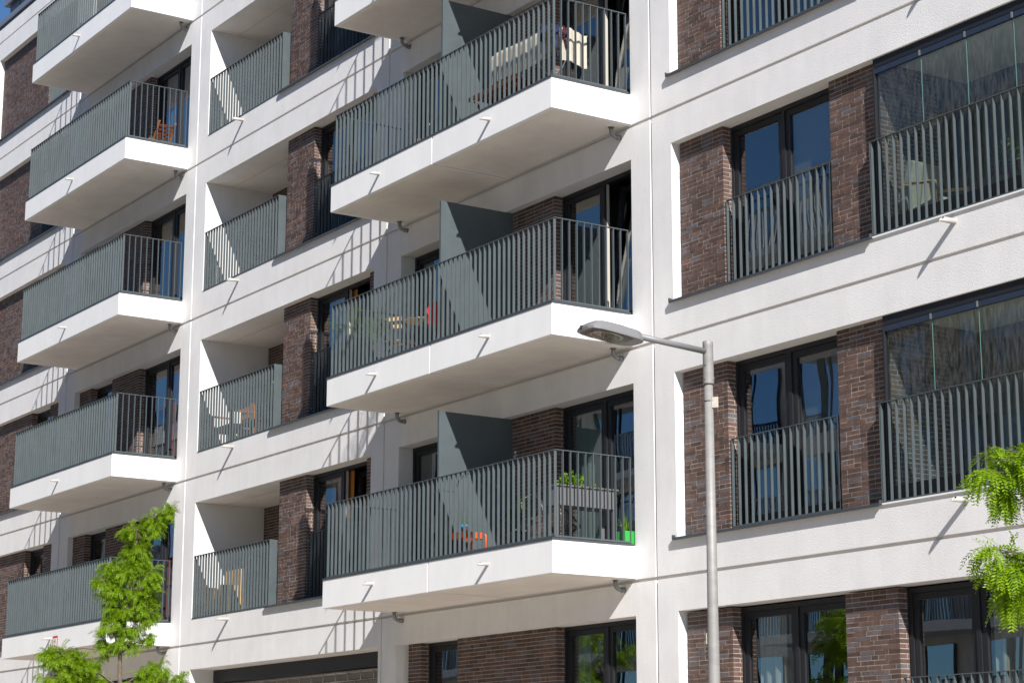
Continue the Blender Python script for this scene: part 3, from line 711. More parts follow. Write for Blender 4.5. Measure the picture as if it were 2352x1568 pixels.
def locust(name, label, trunk_pts, trunk_r, clusters, L, npair, ll, lw, group=None, extra=()):
    t = thing(name, label, "tree", tuple(trunk_pts[0]), group)
    MB().tube(trunk_pts, trunk_r, 10).build("trunk", "bark", t)
    br = MB(); lf = MB()
    for (c, r, n, up_) in clusters:
        c = Vector(c); r = Vector(r)
        # branch from nearest lower trunk point
        best = min(trunk_pts, key=lambda q: (Vector(q)-c).length+(0.6 if q[2] > c.z else 0))
        a = Vector(best); mid = (a+c)/2+Vector((0,0,0.08*(c-a).length))
        br.tube([a, mid, c], [0.016, 0.010, 0.005], 6)
        k_ = max(3, int(n/9)); tips = []
        for i in range(k_):
            v = Vector((R.gauss(0,1), R.gauss(0,1), R.gauss(0,1))).normalized()*R.uniform(0.35, 0.95)
            tip = c+Vector((v.x*r.x, v.y*r.y, v.z*r.z)); tips.append(tip)
            br.tube([c, (c+tip)/2+Vector((0,0,0.02)), tip], [0.006, 0.004, 0.002], 4)
        for i in range(n):
            tip = R.choice(tips); f = R.uniform(0.25, 1.0); b0 = c.lerp(tip, f)
            out_ = (b0-c); out_.z *= 0.4
            if out_.length < 1e-3: out_ = Vector((1,0,0))
            d = out_.normalized()*0.9+Vector((R.uniform(-1,1), R.uniform(-1,1), R.uniform(-0.25, 0.55)+up_))
            pinnate(lf, b0, d, L*R.uniform(0.7, 1.15), npair, lw, ll, R.uniform(0.9, 2.8))
    br.build("branches", "bark", t, kind="stuff"); lf.build("foliage", "leaf", t, kind="stuff")
    return t
# left tree; s = metres across the view from its trunk, z in metres
T0 = Vector((5.45, -3.2, 0)); TD = Vector((0.83, -0.55, 0))
def tl(u, v, dep=0.0):   # crown layout measured across the view at the tree's own distance
    s = (u-312)/160.0; return tuple(T0+DR*s+TD*dep+Vector((0,0,1.576-(v-1150)/160.0*1.005)))
tp = [tuple(T0-DR*0.14+Vector((0.05,0,GZ))), tuple(T0-DR*0.14+Vector((0.02,0,-2.5))), tl(286, 1568), tl(283, 1490), tl(294, 1400), tl(300, 1300), tl(312, 1230), tl(330, 1185), tl(356, 1172)]
cl = []
def c_(u, v, ru, rv, n, up_=0.0, dep=None):
    cl.append((tl(u, v, R.uniform(-0.12, 0.12) if dep is None else dep), (ru/160, ru/160, rv/160), n, up_))
c_(352, 1178, 22, 12, 26, 0.3); c_(383, 1165, 12, 14, 20, 0.4); c_(310, 1212, 34, 18, 44, 0.2); c_(355, 1205, 14, 14, 20); c_(292, 1252, 30, 16, 40, 0.1); c_(330, 1258, 26, 18, 36)
c_(262, 1300, 42, 18, 75); c_(310, 1300, 38, 24, 85); c_(345, 1315, 20, 26, 50); c_(240, 1325, 20, 16, 28); c_(268, 1345, 36, 24, 70); c_(325, 1355, 36, 24, 75); c_(355, 1350, 12, 22, 26)
c_(258, 1390, 30, 24, 65); c_(315, 1395, 38, 26, 75); c_(345, 1400, 20, 28, 40); c_(262, 1430, 30, 20, 50); c_(310, 1440, 34, 22, 50); c_(348, 1452, 14, 16, 22); c_(250, 1470, 16, 20, 26); c_(288, 1470, 34, 18, 34)
c_(150, 1500, 52, 22, 110, 0.2); c_(115, 1490, 22, 12, 26, 0.3); c_(200, 1520, 46, 26, 110, 0.1); c_(160, 1550, 70, 24, 150); c_(230, 1560, 36, 24, 80); c_(352, 1535, 34, 18, 60, 0.2); c_(378, 1522, 16, 14, 24, 0.2); c_(335, 1568, 46, 18, 70)
c_(428, 1560, 26, 14, 44, 0.25); c_(412, 1590, 40, 20, 60)
for (u, v) in ((120, 1610), (190, 1620), (270, 1620), (350, 1620), (410, 1640), (160, 1680), (300, 1690), (380, 1700)): c_(u, v, 60, 40, 70)
cl = [(a, (b[0]*1.2, b[1]*1.2, b[2]*1.45), int(n*3.1), u) for a, b, n, u in cl]
locust("locust_tree", "young tree with bright green feathery leaves and a bent leader, before the left balconies", tp, [0.07, 0.06, 0.035, 0.03, 0.025, 0.018, 0.012, 0.008, 0.004], cl, 0.17, 9, 0.040, 0.0135)
# right tree: trunk outside the frame, two leafy boughs hanging in from the right
def trp(u, v, dep=0.0):
    return tuple(Vector((22.57, -3.554, 0))+DR*((u-2280)/300.0)+TD*dep+Vector((0,0,0.1075-(v-1000)/300.0*1.005)))
tk = [(24.1, -2.3, GZ), (24.0, -2.35, -2.6), (23.8, -2.5, -1.4), (23.6, -2.6, -0.5), (23.45, -2.75, 0.6), (23.5, -2.8, 1.6)]
cl = []
def d_(u, v, ru, rv, n, up_=0.0): cl.append((trp(u, v, R.uniform(-0.15, 0.15)), (ru/300, ru/300, rv/300), n, up_))
d_(2275, 1022, 12, 10, 5, 0.2); d_(2295, 1060, 34, 18, 16); d_(2275, 1085, 30, 16, 12, 0.1); d_(2318, 1090, 34, 26, 22, -0.2); d_(2325, 1130, 26, 20, 14, -0.7); d_(2290, 1105, 22, 12, 9, -0.8); d_(2345, 1075, 20, 30, 16)
d_(2265, 1262, 30, 12, 14, 0.2); d_(2295, 1290, 36, 22, 26, -0.1); d_(2330, 1275, 26, 20, 20, 0.1); d_(2325, 1325, 32, 26, 30, -0.5); d_(2300, 1345, 26, 22, 18, -0.8); d_(2345, 1350, 16, 20, 14, -0.6)
for (u, v) in ((2400, 1040), (2410, 1110), (2390, 1180), (2400, 1290), (2420, 1360), (2460, 1000), (2480, 1200), (2450, 1450), (2500, 900), (2560, 1050), (2600, 1200), (2520, 1350), (2480, 800), (2600, 900)): d_(u, v, 70, 50, 40)
locust("locust_tree", "leafy feathery green boughs reaching in at the right edge, nearest tree", tk, [0.08, 0.07, 0.055, 0.045, 0.03, 0.012], [(a, b, int(n*1.7), u) for a, b, n, u in cl], 0.27, 11, 0.050, 0.018)

# ================================================================== OPPOSITE SIDE (seen only mirrored in the panes)
OB = thing("apartment_block", "white apartment block across the street, seen only mirrored in the window panes", "building", (-20, -24, GZ))
ob = MB().box(-85, 30, -34, -23.0, GZ, 15.2); ob.build("wall", "opp_wall", OB)
w_ = MB(); r_ = MB(); s_ = MB(); f_ = MB()
for k in range(0, 7):
    z = GZ+0.55+k*2.75
    for i in range(34):
        x = -83+i*3.3
        w_.box(x, x+2.35, -22.995, -22.96, z+0.12, z+2.3)
        for dx in (0, 0.75, 1.2, 2.3): f_.box(x+dx, x+dx+(0.28 if dx == 0.75 else 0.07), -22.955, -22.93, z+0.12, z+2.3)
        if (i//2+k) % 3 != 0:
            s_.box(x-0.5, x+2.8, -22.9, -21.7, z-0.25, z)
            r_.box(x-0.5, x+2.8, -21.75, -21.70, z+1.03, z+1.08)
            for j in range(27): r_.box(x-0.48+j*0.12, x-0.43+j*0.12, -21.74, -21.71, z+0.02, z+1.029)
w_.build("window", "opp_glass", OB, kind="stuff"); f_.build("window_frame", "frame_dark", OB, kind="stuff"); r_.build("railing", "opp_rail", OB, kind="stuff"); s_.build("balcony", "slab_white", OB, kind="stuff")
for (x, y, h) in ((2.2, -12.6, 5.8), (-8, -14.2, 5.8)):
    cl = [((x+R.uniform(-1.0, 1.0), y+R.uniform(-0.6, 0.6), GZ+h*0.42+R.random()*h*0.55), (0.7, 0.7, 0.4), 90, 0.0) for i in range(18)]
    locust("street_tree", "feathery street tree on the far pavement, mirrored in the panes, " + ("nearer one" if x > 0 else "farther one"), [(x, y, GZ), (x+0.05, y, GZ+2), (x, y, GZ+h*0.8)], [0.07, 0.05, 0.02], cl, 0.3, 6, 0.08, 0.035, group="trees across the street")

# ================================================================== THINGS ON THE BALCONIES
def leaves_blob(mb, c, r, n, size, up_=0.3):
    for i in range(n):
        v = Vector((R.gauss(0,1), R.gauss(0,1), R.gauss(0,1))).normalized()*R.uniform(0.4, 1)
        p = Vector(c)+Vector((v.x*r[0], v.y*r[1], v.z*r[2])); d = (v+Vector((0,0,up_))).normalized(); s = d.cross(Vector((R.uniform(-1,1), R.uniform(-1,1), 0.3))).normalized(); l = size*R.uniform(0.6, 1.2)
        n_ = d.cross(s)
        mb.add([p, p+d*l*0.5+s*l*0.32, p+d*l-n_*l*0.15, p+d*l*0.5-s*l*0.32], [(0,1,2,3)])
def blades(mb, c, n, L, w, spread, droop=0.6):
    for i in range(n):
        a = R.uniform(0, 6.283); d = Vector((math.cos(a)*spread*R.random(), math.sin(a)*spread*R.random(), 1)).normalized(); p = Vector(c)+Vector((R.uniform(-.03,.03), R.uniform(-.03,.03), 0)); s = Vector((-math.sin(a), math.cos(a), 0)); l = L*R.uniform(0.5, 1.1)
        vs = []; 
        for j in range(5): 
            vs += [p-s*w*(1-j/4.2)/2, p+s*w*(1-j/4.2)/2]; p = p+d*l/4; d = (d+Vector((math.cos(a)*0.15, math.sin(a)*0.15, -droop*0.25))).normalized()
        mb.add(vs, [(2*j, 2*j+1, 2*j+3, 2*j+2) for j in range(4)])
def folding_chair(loc, ang, label, wood="wood_light", metal="black_metal", group=None):
    x, y, z = loc; t = thing("folding_chair", label, "chair", loc, group)
    ca, sa = math.cos(ang), math.sin(ang)
    def P(a, b, c): return (x+a*ca-b*sa, y+a*sa+b*ca, z+c)
    A = (ca, sa, 0); Bv = (-sa, ca, 0)
    for i in range(5): MB().obox(P(0, -0.14+i*0.065, 0.385), A, Bv, (0,0,1), 0.19, 0.024, 0.008).build("seat_slat", wood, t)
    for dz in (0.56, 0.67): MB().obox(P(0, 0.19+dz*0.06, dz), A, Bv, (0,0,1), 0.19, 0.008, 0.028).build("back_slat", wood, t)
    for s in (-1, 1):
        MB().bar(P(s*0.17, 0.23, 0.72), P(s*0.17, -0.16, 0.0), 0.014).build("leg", metal, t)
        MB().bar(P(s*0.18, -0.15, 0.37), P(s*0.18, 0.20, 0.0), 0.014).build("leg", metal, t)
    MB().bar(P(-0.17, -0.13, 0.06), P(0.17, -0.13, 0.06), 0.012).build("stretcher", metal, t)
    return t
# ---- k = 1 balcony (left flat): palm, bistro set, red jacket, covered grill, lantern chain
Z1 = 2.9+0.445; Z0 = 0.445; Z2 = 5.8+0.445
palm = thing("potted_palm", "tall feathery palm in a dark pot behind the middle balcony railing", "plant", (8.05, -0.78, Z1))
MB().lathe((8.05, -0.78, Z1), [(0.12, 0), (0.15, 0.24), (0.14, 0.24), (0.13, 0.2)], 16).build("pot", "cover_dark", palm)
MB().tube([(8.05, -0.78, Z1+0.18), (8.05, -0.78, Z1+0.45)], [0.03, 0.022], 8).build("trunk", "bark", palm)
pf = MB()
for i in range(30):
    a = R.uniform(0, 6.283); sp = R.uniform(0.1, 0.8); d = Vector((math.cos(a)*sp, math.sin(a)*sp, 1)).normalized(); p = Vector((8.05, -0.78, Z1+0.42)); L = R.uniform(0.55, 0.95); n = 22; s = Vector((-math.sin(a), math.cos(a), 0))
    for j in range(n):
        p2 = p+d*L/n; d = (d+Vector((math.cos(a)*0.03, math.sin(a)*0.03, -0.045*sp-0.012))).normalized()
        if j > 3:
            for sg in (-1, 1):
                ld = (s*sg+d*1.1+Vector((0,0,-0.25))).normalized(); l = 0.15*math.sin(math.pi*(j+2)/(n+4)); w = d.cross(ld).normalized()
                pf.add([p2, p2+ld*l*0.4+d*0.006, p2+ld*l, p2+ld*l*0.4-d*0.004], [(0,1,2,3)])
        pf.add([p-s*0.003, p+s*0.003, p2+s*0.003, p2-s*0.003], [(0,1,2,3)]); p = p2
pf.build("fronds", "leaf_palm", palm, kind="stuff")
folding_chair((8.62, -0.72, Z1), math.radians(-150), "light wood slatted folding chair nearest the palm, left of the bistro table", group="folding chairs of the bistro set")
folding_chair((9.72, -0.60, Z1), math.radians(60), "light wood slatted folding chair with a red jacket on it, right of the bistro table", group="folding chairs of the bistro set")
bt = thing("bistro_table", "small round slatted bistro table between two folding chairs", "table", (9.15, -0.62, Z1))
for i in range(9):
    yy = -0.62-0.24+i*0.06; hw = math.sqrt(max(0.001, 0.27**2-(yy+0.62)**2)); MB().box(9.15-hw, 9.15+hw, yy-0.022, yy+0.022, Z1+0.595, Z1+0.608).build("table_slat", "wood_light", bt)
for s in (-1, 1):
    for q in (-1, 1): MB().bar((9.15+s*0.18, -0.62+q*0.18, Z1+0.594), (9.15-s*0.18, -0.62+q*0.16, Z1), 0.014).build("leg", "black_metal", bt)
rj = MB(); vs = []; n = 10
for i in range(n+1):
    for j in range(n+1):
        u = i/n-0.5; v = j/n; vs.append((9.78+u*0.34+0.01*math.sin(j*2.1), -0.80-0.06*v-0.025*math.sin(i*1.7+j*0.8), Z1+0.74-0.36*v-0.05*u*u))
rj.add(vs, [(i*(n+1)+j, i*(n+1)+j+1, (i+1)*(n+1)+j+1, (i+1)*(n+1)+j) for i in range(n) for j in range(n)], smooth=True)
tag(rj.build("jacket", "cloth_red", origin=(9.78, -0.82, Z1+0.4)), "bright red jacket slung over the back of the right folding chair", "jacket")
cg = thing("covered_grill", "grill under a dark shiny cover beside the privacy panel, middle balcony", "grill", (10.08, -0.55, Z1))
MB().lathe((10.08, -0.55, Z1+0.1), [(0.20, 0), (0.24, 0.1), (0.235, 0.5), (0.20, 0.66), (0.10, 0.74), (0.001, 0.76)], 20).build("cover", "cover_dark", cg)
for a in (0.5, 2.6, 4.7): MB().bar((10.08+0.15*math.cos(a), -0.55+0.15*math.sin(a), Z1), (10.08+0.12*math.cos(a), -0.55+0.12*math.sin(a), Z1+0.15), 0.02).build("leg", "steel", cg)
# lantern chain under the rail
lc = thing("lantern_chain", "chain of small glass lanterns hanging under the middle balcony rail", "light chain", (8.4, -1.16, 2.9+1.50))
for i in range(9):
    x = 7.62+i*0.235; z = 2.9+1.50
    g = MB().lathe((x, -1.125, z-0.115), [(0.004, 0), (0.016, 0.01), (0.022, 0.035), (0.016, 0.06), (0.010, 0.07)], 10).build("lantern", "glass_bulb", lc)
    MB().lathe((x, -1.125, z-0.045), [(0.034, 0), (0.012, 0.018), (0.004, 0.025)], 10).build("lantern_cap", "steel", g)
cb = MB()
for i in range(9): cb.tube([(7.5+i*0.235, -1.125, 4.388), (7.62+i*0.235, -1.125, 4.382), (7.735+i*0.235, -1.125, 4.388)], 0.003, 4)
cb.build("cable", "ink", lc)
# ---- k = 0 balcony, right flat: raised planter, string chairs, plants, orange stool, bulbs
pl = thing("raised_planter", "grey raised planter on legs full of bright green herbs, balcony corner", "planter", (12.9, -0.58, Z0))
b = MB(); x0, x1, y0, y1, za, zb = 12.74, 13.04, -1.03, -0.14, Z0+0.44, Z0+0.67
b.box(x0, x0+0.02, y0, y1, za, zb).box(x1-0.02, x1, y0, y1, za, zb).box(x0+0.02, x1-0.02, y0, y0+0.02, za, zb).box(x0+0.02, x1-0.02, y1-0.02, y1, za, zb).box(x0+0.02, x1-0.02, y0+0.02, y1-0.02, za, za+0.02)
b.build("trough", "planter_grey", pl)
MB().box(x0-0.02, x1+0.02, y0-0.02, y0+0.015, zb+0.001, zb+0.02).box(x0-0.02, x1+0.02, y1-0.015, y1+0.02, zb+0.001, zb+0.02).box(x0-0.02, x0+0.02, y0+0.016, y1-0.016, zb+0.001, zb+0.02).box(x1-0.02, x1+0.02, y0+0.016, y1-0.016, zb+0.001, zb+0.02).build("rim", "planter_grey", pl)
for xx in (x0+0.002, x1-0.047):
    for yy in (y0+0.002, y1-0.047): MB().box(xx, xx+0.045, yy, yy+0.045, Z0, za-0.001).build("leg", "planter_grey", pl)
for yy in (y0+0.03, y1-0.03):
    for zz in (za+0.04, zb-0.05): MB().tube([(x1, yy, zz), (x1+0.005, yy, zz)], 0.006, 8).build("bolt", "steel", pl)
MB().box(x0+0.021, x1-0.021, y0+0.021, y1-0.021, zb-0.06, zb-0.02).build("soil", "soil", pl)
hb = MB(); leaves_blob(hb, (12.89, -0.70, zb+0.06), (0.11, 0.18, 0.13), 330, 0.05); leaves_blob(hb, (12.89, -0.35, zb+0.02), (0.05, 0.05, 0.06), 26, 0.035)
hb.build("herbs", "leaf_lime", pl, kind="stuff")
gp = thing("green_tub", "bright green plastic tub with grassy leaves beside the wall, lowest middle balcony", "plant pot", (13.04, -0.075, Z0))
gp.location = (13.1, -0.10, Z0); ORG[gp.name] = (13.1, -0.10, Z0)
MB().box(13.0, 13.2, -0.13, 0.07, Z0, Z0+0.17).build("tub", "plastic_green", gp, bevel=0.01)
bl = MB(); blades(bl, (13.1, -0.04, Z0+0.16), 60, 0.26, 0.008, 0.8); bl.build("leaves", "leaf_lime", gp, kind="stuff")
def string_chair(loc, ang, label):
    x, y, z = loc; t = thing("string_chair", label, "chair", loc, "black string chairs")
    ca, sa = math.cos(ang), math.sin(ang)
    def P(a, b, c): return Vector((x+a*ca-b*sa, y+a*sa+b*ca, z+c))
    ring = [P(0.33*math.cos(q), 0.10+0.34*math.sin(q)*0.9, 0.52+0.26*math.sin(q)) for q in [i*2*math.pi/36 for i in range(37)]]
    seat = [P(0.14*math.cos(q), 0.02+0.12*math.sin(q), 0.20) for q in [i*2*math.pi/24 for i in range(25)]]
    MB().tube(ring, 0.010, 8, cap=False).build("frame_ring", "black_metal", t); MB().tube(seat, 0.007, 6, cap=False).build("seat_ring", "black_metal", t)
    c = MB()
    for i in range(54):
        q = i*2*math.pi/54; c.tube([P(0.33*math.cos(q), 0.10+0.306*math.sin(q), 0.52+0.26*math.sin(q)), P(0.14*math.cos(q), 0.02+0.12*math.sin(q), 0.20)], 0.0028, 4, cap=False)
    c.build("cords", "black_cord", t)
    for q in (0.9, 2.24, 4.0, 5.4): MB().bar(P(0.14*math.cos(q), 0.02+0.12*math.sin(q), 0.20), P(0.25*math.cos(q), 0.22*math.sin(q), 0), 0.011).build("leg", "black_metal", t)
string_chair((11.45, -0.62, Z0), math.radians(-60), "black string chair nearer the privacy panel, lowest middle balcony")
string_chair((12.42, -0.50, Z0), math.radians(150), "black string chair behind the raised planter")
bp_ = thing("leafy_pot_plant", "big-leaved green plant in a black pot between the string chairs", "plant", (12.0, -0.86, Z0))
MB().lathe((12.0, -0.86, Z0), [(0.10, 0), (0.13, 0.22), (0.12, 0.22), (0.11, 0.19)], 16).build("pot", "black_metal", bp_)
MB().tube([(12.0, -0.86, Z0+0.15), (12.02, -0.84, Z0+0.45), (12.0, -0.86, Z0+0.6)], 0.012, 6).build("stem", "bark", bp_)
bl = MB()
for i in range(26):
    a = R.uniform(0, 6.283); zz = R.uniform(0.25, 0.68); d = Vector((math.cos(a), math.sin(a), R.uniform(0.0, 0.6))).normalized(); p = Vector((12.0, -0.86, Z0+zz))+d*0.07; s = Vector((-math.sin(a), math.cos(a), 0)); l = R.uniform(0.12, 0.22)
    bl.add([p, p+d*l*0.4+s*l*0.28, p+d*l*0.9-Vector((0,0,l*0.35)), p+d*l*0.4-s*l*0.28], [(0,1,2,3)]); bl.add([p-d*0.07, p, p+Vector((0,0,.004)), p-d*0.07+Vector((0,0,.004))], [(0,1,2,3)])
bl.build("leaves", "leaf_dark", bp_, kind="stuff")
os_ = thing("wire_stool", "orange wire side table by the privacy panel, lowest middle balcony", "side table", (10.62, -0.78, Z0))
for (a, b_) in ((-0.17, -0.17), (0.17, -0.17), (-0.17, 0.17), (0.17, 0.17)):
    MB().tube([(10.62+a, -0.78+b_, Z0), (10.62+a, -0.78+b_, Z0+0.33), (10.62+a*0.85, -0.78+b_*0.85, Z0+0.36)], 0.012, 8).build("leg", "orange_metal", os_)
tp_ = MB()
for i in range(15): tp_.box(10.47+i*0.0214-0.002, 10.47+i*0.0214+0.002, -0.93, -0.63, Z0+0.356, Z0+0.36); tp_.box(10.47, 10.77, -0.93+i*0.0214-0.002, -0.93+i*0.0214+0.002, Z0+0.3605, Z0+0.364)
for (a, b_) in ((-1, 0), (1, 0), (0, -1), (0, 1)): tp_.box(10.62+a*0.155-(0.155 if a == 0 else 0.004), 10.62+a*0.155+(0.155 if a == 0 else 0.004), -0.78+b_*0.155-(0.155 if b_ == 0 else 0.004), -0.78+b_*0.155+(0.155 if b_ == 0 else 0.004), Z0+0.28, Z0+0.355)
tp_.build("wire_top", "orange_metal", os_)
bp2 = thing("blue_plant_pot", "blue pot with thin grassy shoots on the orange side table", "plant pot", (10.57, -0.80, Z0+0.365))
MB().lathe((10.57, -0.80, Z0+0.365), [(0.001, 0), (0.040, 0), (0.052, 0.11), (0.046, 0.11), (0.044, 0.09)], 14).build("pot", "plastic_blue", bp2)
bl = MB(); blades(bl, (10.57, -0.80, Z0+0.45), 40, 0.24, 0.005, 0.55, 0.3); bl.build("shoots", "leaf_dark", bp2, kind="stuff")
tag(MB().lathe((10.70, -0.86, Z0+0.365), [(0.001, 0), (0.028, 0), (0.032, 0.07), (0.028, 0.07), (0.026, 0.01)], 14).build("white_cup", "plastic_white", origin=(10.70, -0.86, Z0+0.365)), "small white cup beside the blue plant pot on the orange side table", "cup")
bc = thing("bulb_string", "string of clear round bulbs looped along the lowest middle balcony rail", "light string", (11.5, -1.14, 1.45))
cabl = [(10.30, -1.135, 1.43), (10.5, -1.12, 1.36), (10.75, -1.10, 1.30), (11.0, -1.12, 1.44), (11.1, -1.13, 1.52), (11.3, -1.10, 1.38), (11.6, -1.06, 1.32), (11.95, -1.06, 1.33), (12.2, -1.10, 1.42), (12.32, -1.15, 1.54), (12.6, -1.12, 1.50)]
MB().tube(cabl, 0.003, 5).build("cable", "ink", bc)
for (x, y, z) in ((10.36, -1.14, 1.34), (10.62, -1.12, 1.33), (10.93, -1.12, 1.38), (11.16, -1.12, 1.46), (11.42, -1.08, 1.30), (11.75, -1.06, 1.27), (12.03, -1.07, 1.30), (12.22, -1.11, 1.38), (12.33, -1.17, 1.56)):
    g = MB().sphere((x, y, z), 0.028, 12).build("bulb", "glass_bulb", bc); MB().tube([(x, y, z+0.024), (x, y, z+0.055)], 0.010, 8).build("bulb_socket", "ink", g)
# ---- k = 2 balcony: drying rack with towels, clothes, wooden table
dr = thing("drying_rack", "folding drying rack draped with a white blanket, upper middle balcony", "drying rack", (12.1, -0.62, Z2))
for yy in (-0.93, -0.33):
    MB().bar((11.35, yy, Z2+0.86), (12.75, yy, Z2+0.86), 0.014).build("rail", "steel", dr)
for i in range(7): MB().bar((11.5+i*0.19, -0.93, Z2+0.86), (11.5+i*0.19, -0.33, Z2+0.86), 0.006).build("wire", "steel", dr)
for s in (-0.90, -0.36):
    MB().bar((11.6, s, Z2), (12.5, s, Z2+0.86), 0.016).build("leg", "steel", dr); MB().bar((12.5, s, Z2), (11.6, s, Z2+0.86), 0.016).build("leg", "steel", dr)
def sheet(name, mt, label, cat, f, nu, nv, **kw):
    vs = [f(i/nu, j/nv) for i in range(nu+1) for j in range(nv+1)]; b = MB()
    b.add(vs, [(i*(nv+1)+j, i*(nv+1)+j+1, (i+1)*(nv+1)+j+1, (i+1)*(nv+1)+j) for i in range(nu) for j in range(nv)], smooth=True)
    return tag(b.build(name, mt, origin=vs[0]), label, cat, kw.get("group"))
def blanket(u, v):   # over the rack: hangs at the street side, lies on top, hangs at the end
    x = 11.38+u*1.30; t = v*1.15; w = 0.012*math.sin(u*38)
    if t < 0.42: return (x, -0.952+w*0.6, Z2+0.45+t+0.02*math.sin(u*7))
    if t < 0.75: return (x, -0.945+(t-0.42)*1.0, Z2+0.882+w*0.3)
    return (x, -0.60+(t-0.75)*0.7, Z2+0.885+w*0.3)
sheet("blanket", "fabric_white", "cream white woven blanket hanging over the drying rack", "blanket", blanket, 40, 20)
sheet("towel", "fabric_white", "cream towel hanging at the near end of the drying rack", "towel", lambda u, v: (12.77+0.012*math.sin(u*20), -0.78+u*0.42, Z2+0.875-0.45*v+0.03*math.sin(u*5)), 20, 16)
for nm, mt_, x, y, dz, w, lb in (("shirt", "cloth_navy", 12.70, -1.0, 0.30, 0.12, "dark blue garment hanging at the street corner of the drying rack"), ("shirt", "cloth_navy", 12.80, -0.88, 0.36, 0.13, "crumpled navy garment hanging low at the rack end"), ("sock_pair", "cloth_purple", 12.80, -0.72, 0.24, 0.10, "small plum red garment hanging beside the navy one")):
    sheet(nm, mt_, lb, "garment", (lambda x, y, dz, w: lambda u, v: (x+0.03*math.sin(u*9+v*3), y+w*(u-0.5)+0.01*math.sin(v*14), Z2+0.89-dz*v*(1-0.25*math.sin(u*6))))(x, y, dz, w), 10, 12)
wt = thing("wooden_bench", "low brown slatted wooden bench behind the upper middle balcony railing", "bench", (11.6, -0.98, Z2))
for i in range(10): MB().box(11.15+i*0.11, 11.23+i*0.11, -1.11, -0.80, Z2+0.30, Z2+0.32).build("seat_slat", "wood_dark", wt)
for yy in (-1.12, -0.79): MB().box(11.12, 12.26, yy-0.01, yy+0.009, Z2+0.27, Z2+0.325).build("side_rail", "wood_orange", wt)
for xx in (11.2, 12.15):
    MB().bar((xx, -1.08, Z2), (xx, -0.82, Z2+0.27), 0.03).build("leg", "wood_dark", wt); MB().bar((xx, -0.82, Z2), (xx, -1.08, Z2+0.27), 0.03).build("leg", "wood_dark", wt)
tag(MB().lathe((11.95, -0.50, Z2), [(0.001, 0), (0.07, 0), (0.13, 0.12), (0.15, 0.25), (0.13, 0.38), (0.09, 0.45), (0.001, 0.46)], 18).build("white_vase", "plastic_white", origin=(11.95, -0.5, Z2)), "rounded white vessel behind the wooden bench under the drying rack", "vase")
# small pots at the foot of the k2 railing, left flat
for (x, r, h, lb) in ((9.15, 0.05, 0.14, "tall terracotta pot at the foot of the railing, upper middle balcony"), (9.62, 0.08, 0.16, "round terracotta pot right of the tall one, upper middle balcony")):
    t = thing("terracotta_pot", lb, "plant pot", (x, -1.02, Z2), "terracotta pots by the railing"); MB().lathe((x, -1.02, Z2), [(0.001, 0), (r*0.7, 0), (r, h), (r*0.88, h), (r*0.85, h*0.85), (0.001, h*0.82)], 14).build("pot", "terracotta", t)
wl = thing("wire_lantern", "dark rounded wire lantern standing left of the privacy panel, upper middle balcony", "lantern", (9.98, -0.95, Z2))
for i in range(12):
    a = i*math.pi/6; MB().tube([(9.98+0.02*math.cos(a), -0.95+0.02*math.sin(a), Z2), (9.98+0.10*math.cos(a), -0.95+0.10*math.sin(a), Z2+0.12), (9.98+0.10*math.cos(a), -0.95+0.10*math.sin(a), Z2+0.28), (9.98+0.03*math.cos(a), -0.95+0.03*math.sin(a), Z2+0.42)], 0.005, 5).build("wire", "steel", wl)
# ---- loggias of the middle bay
lb1 = thing("wooden_armchair", "orange-brown wooden armchair with pale cushions in the loggia with the sun patch", "armchair", (1.05, 0.30, Z1))
for xx in (0.66, 1.42):
    MB().box(xx, xx+0.03, 0.14, 0.20, Z1, Z1+0.60).build("leg", "wood_orange", lb1); MB().box(xx, xx+0.03, 0.55, 0.60, Z1, Z1+0.78).build("leg", "wood_orange", lb1)
    MB().box(xx-0.01, xx+0.04, 0.10, 0.60, Z1+0.60, Z1+0.625).build("armrest", "wood_orange", lb1)
MB().box(0.692, 1.418, 0.13, 0.16, Z1+0.26, Z1+0.33).build("seat_rail", "wood_orange", lb1)
for i in range(3): MB().box(0.692, 1.418, 0.56, 0.58, Z1+0.42+i*0.12, Z1+0.50+i*0.12).build("back_slat", "wood_orange", lb1)
MB().box(0.70, 1.41, 0.17, 0.55, Z1+0.31, Z1+0.40).build("cushion", "cloth_grey", lb1, bevel=0.02)
MB().box(0.75, 1.05, 0.46, 0.54, Z1+0.42, Z1+0.70).build("cushion", "plastic_white", lb1, bevel=0.02)
bn = thing("wooden_bench", "low orange wooden bench right of the armchair in the same loggia", "bench", (2.0, 0.32, Z1))
MB().box(1.62, 2.45, 0.18, 0.46, Z1+0.30, Z1+0.335).build("seat", "wood_orange", bn)
for xx in (1.66, 2.36):
    for yy in (0.20, 0.40): MB().box(xx, xx+0.04, yy, yy+0.04, Z1, Z1+0.299).build("leg", "wood_orange", bn)
hp = thing("hanging_plant", "bright green trailing plant with pale pots near the loggia end plate", "plant", (3.05, 0.22, Z1))
MB().lathe((3.05, 0.22, Z1), [(0.001, 0), (0.05, 0), (0.06, 0.5), (0.001, 0.5)], 10).build("plant_stand", "cover_dark", hp)
bl = MB(); leaves_blob(bl, (3.05, 0.2, Z1+0.66), (0.10, 0.10, 0.22), 150, 0.06); bl.build("leaves", "leaf_lime", hp, kind="stuff")
wk = thing("wicker_armchair", "pale woven wicker armchair in the lowest loggia behind the slats", "armchair", (1.15, 0.35, Z0))
MB().box(0.72, 1.30, 0.50, 0.56, Z0+0.05, Z0+0.82).build("backrest", "wicker", wk, bevel=0.012)
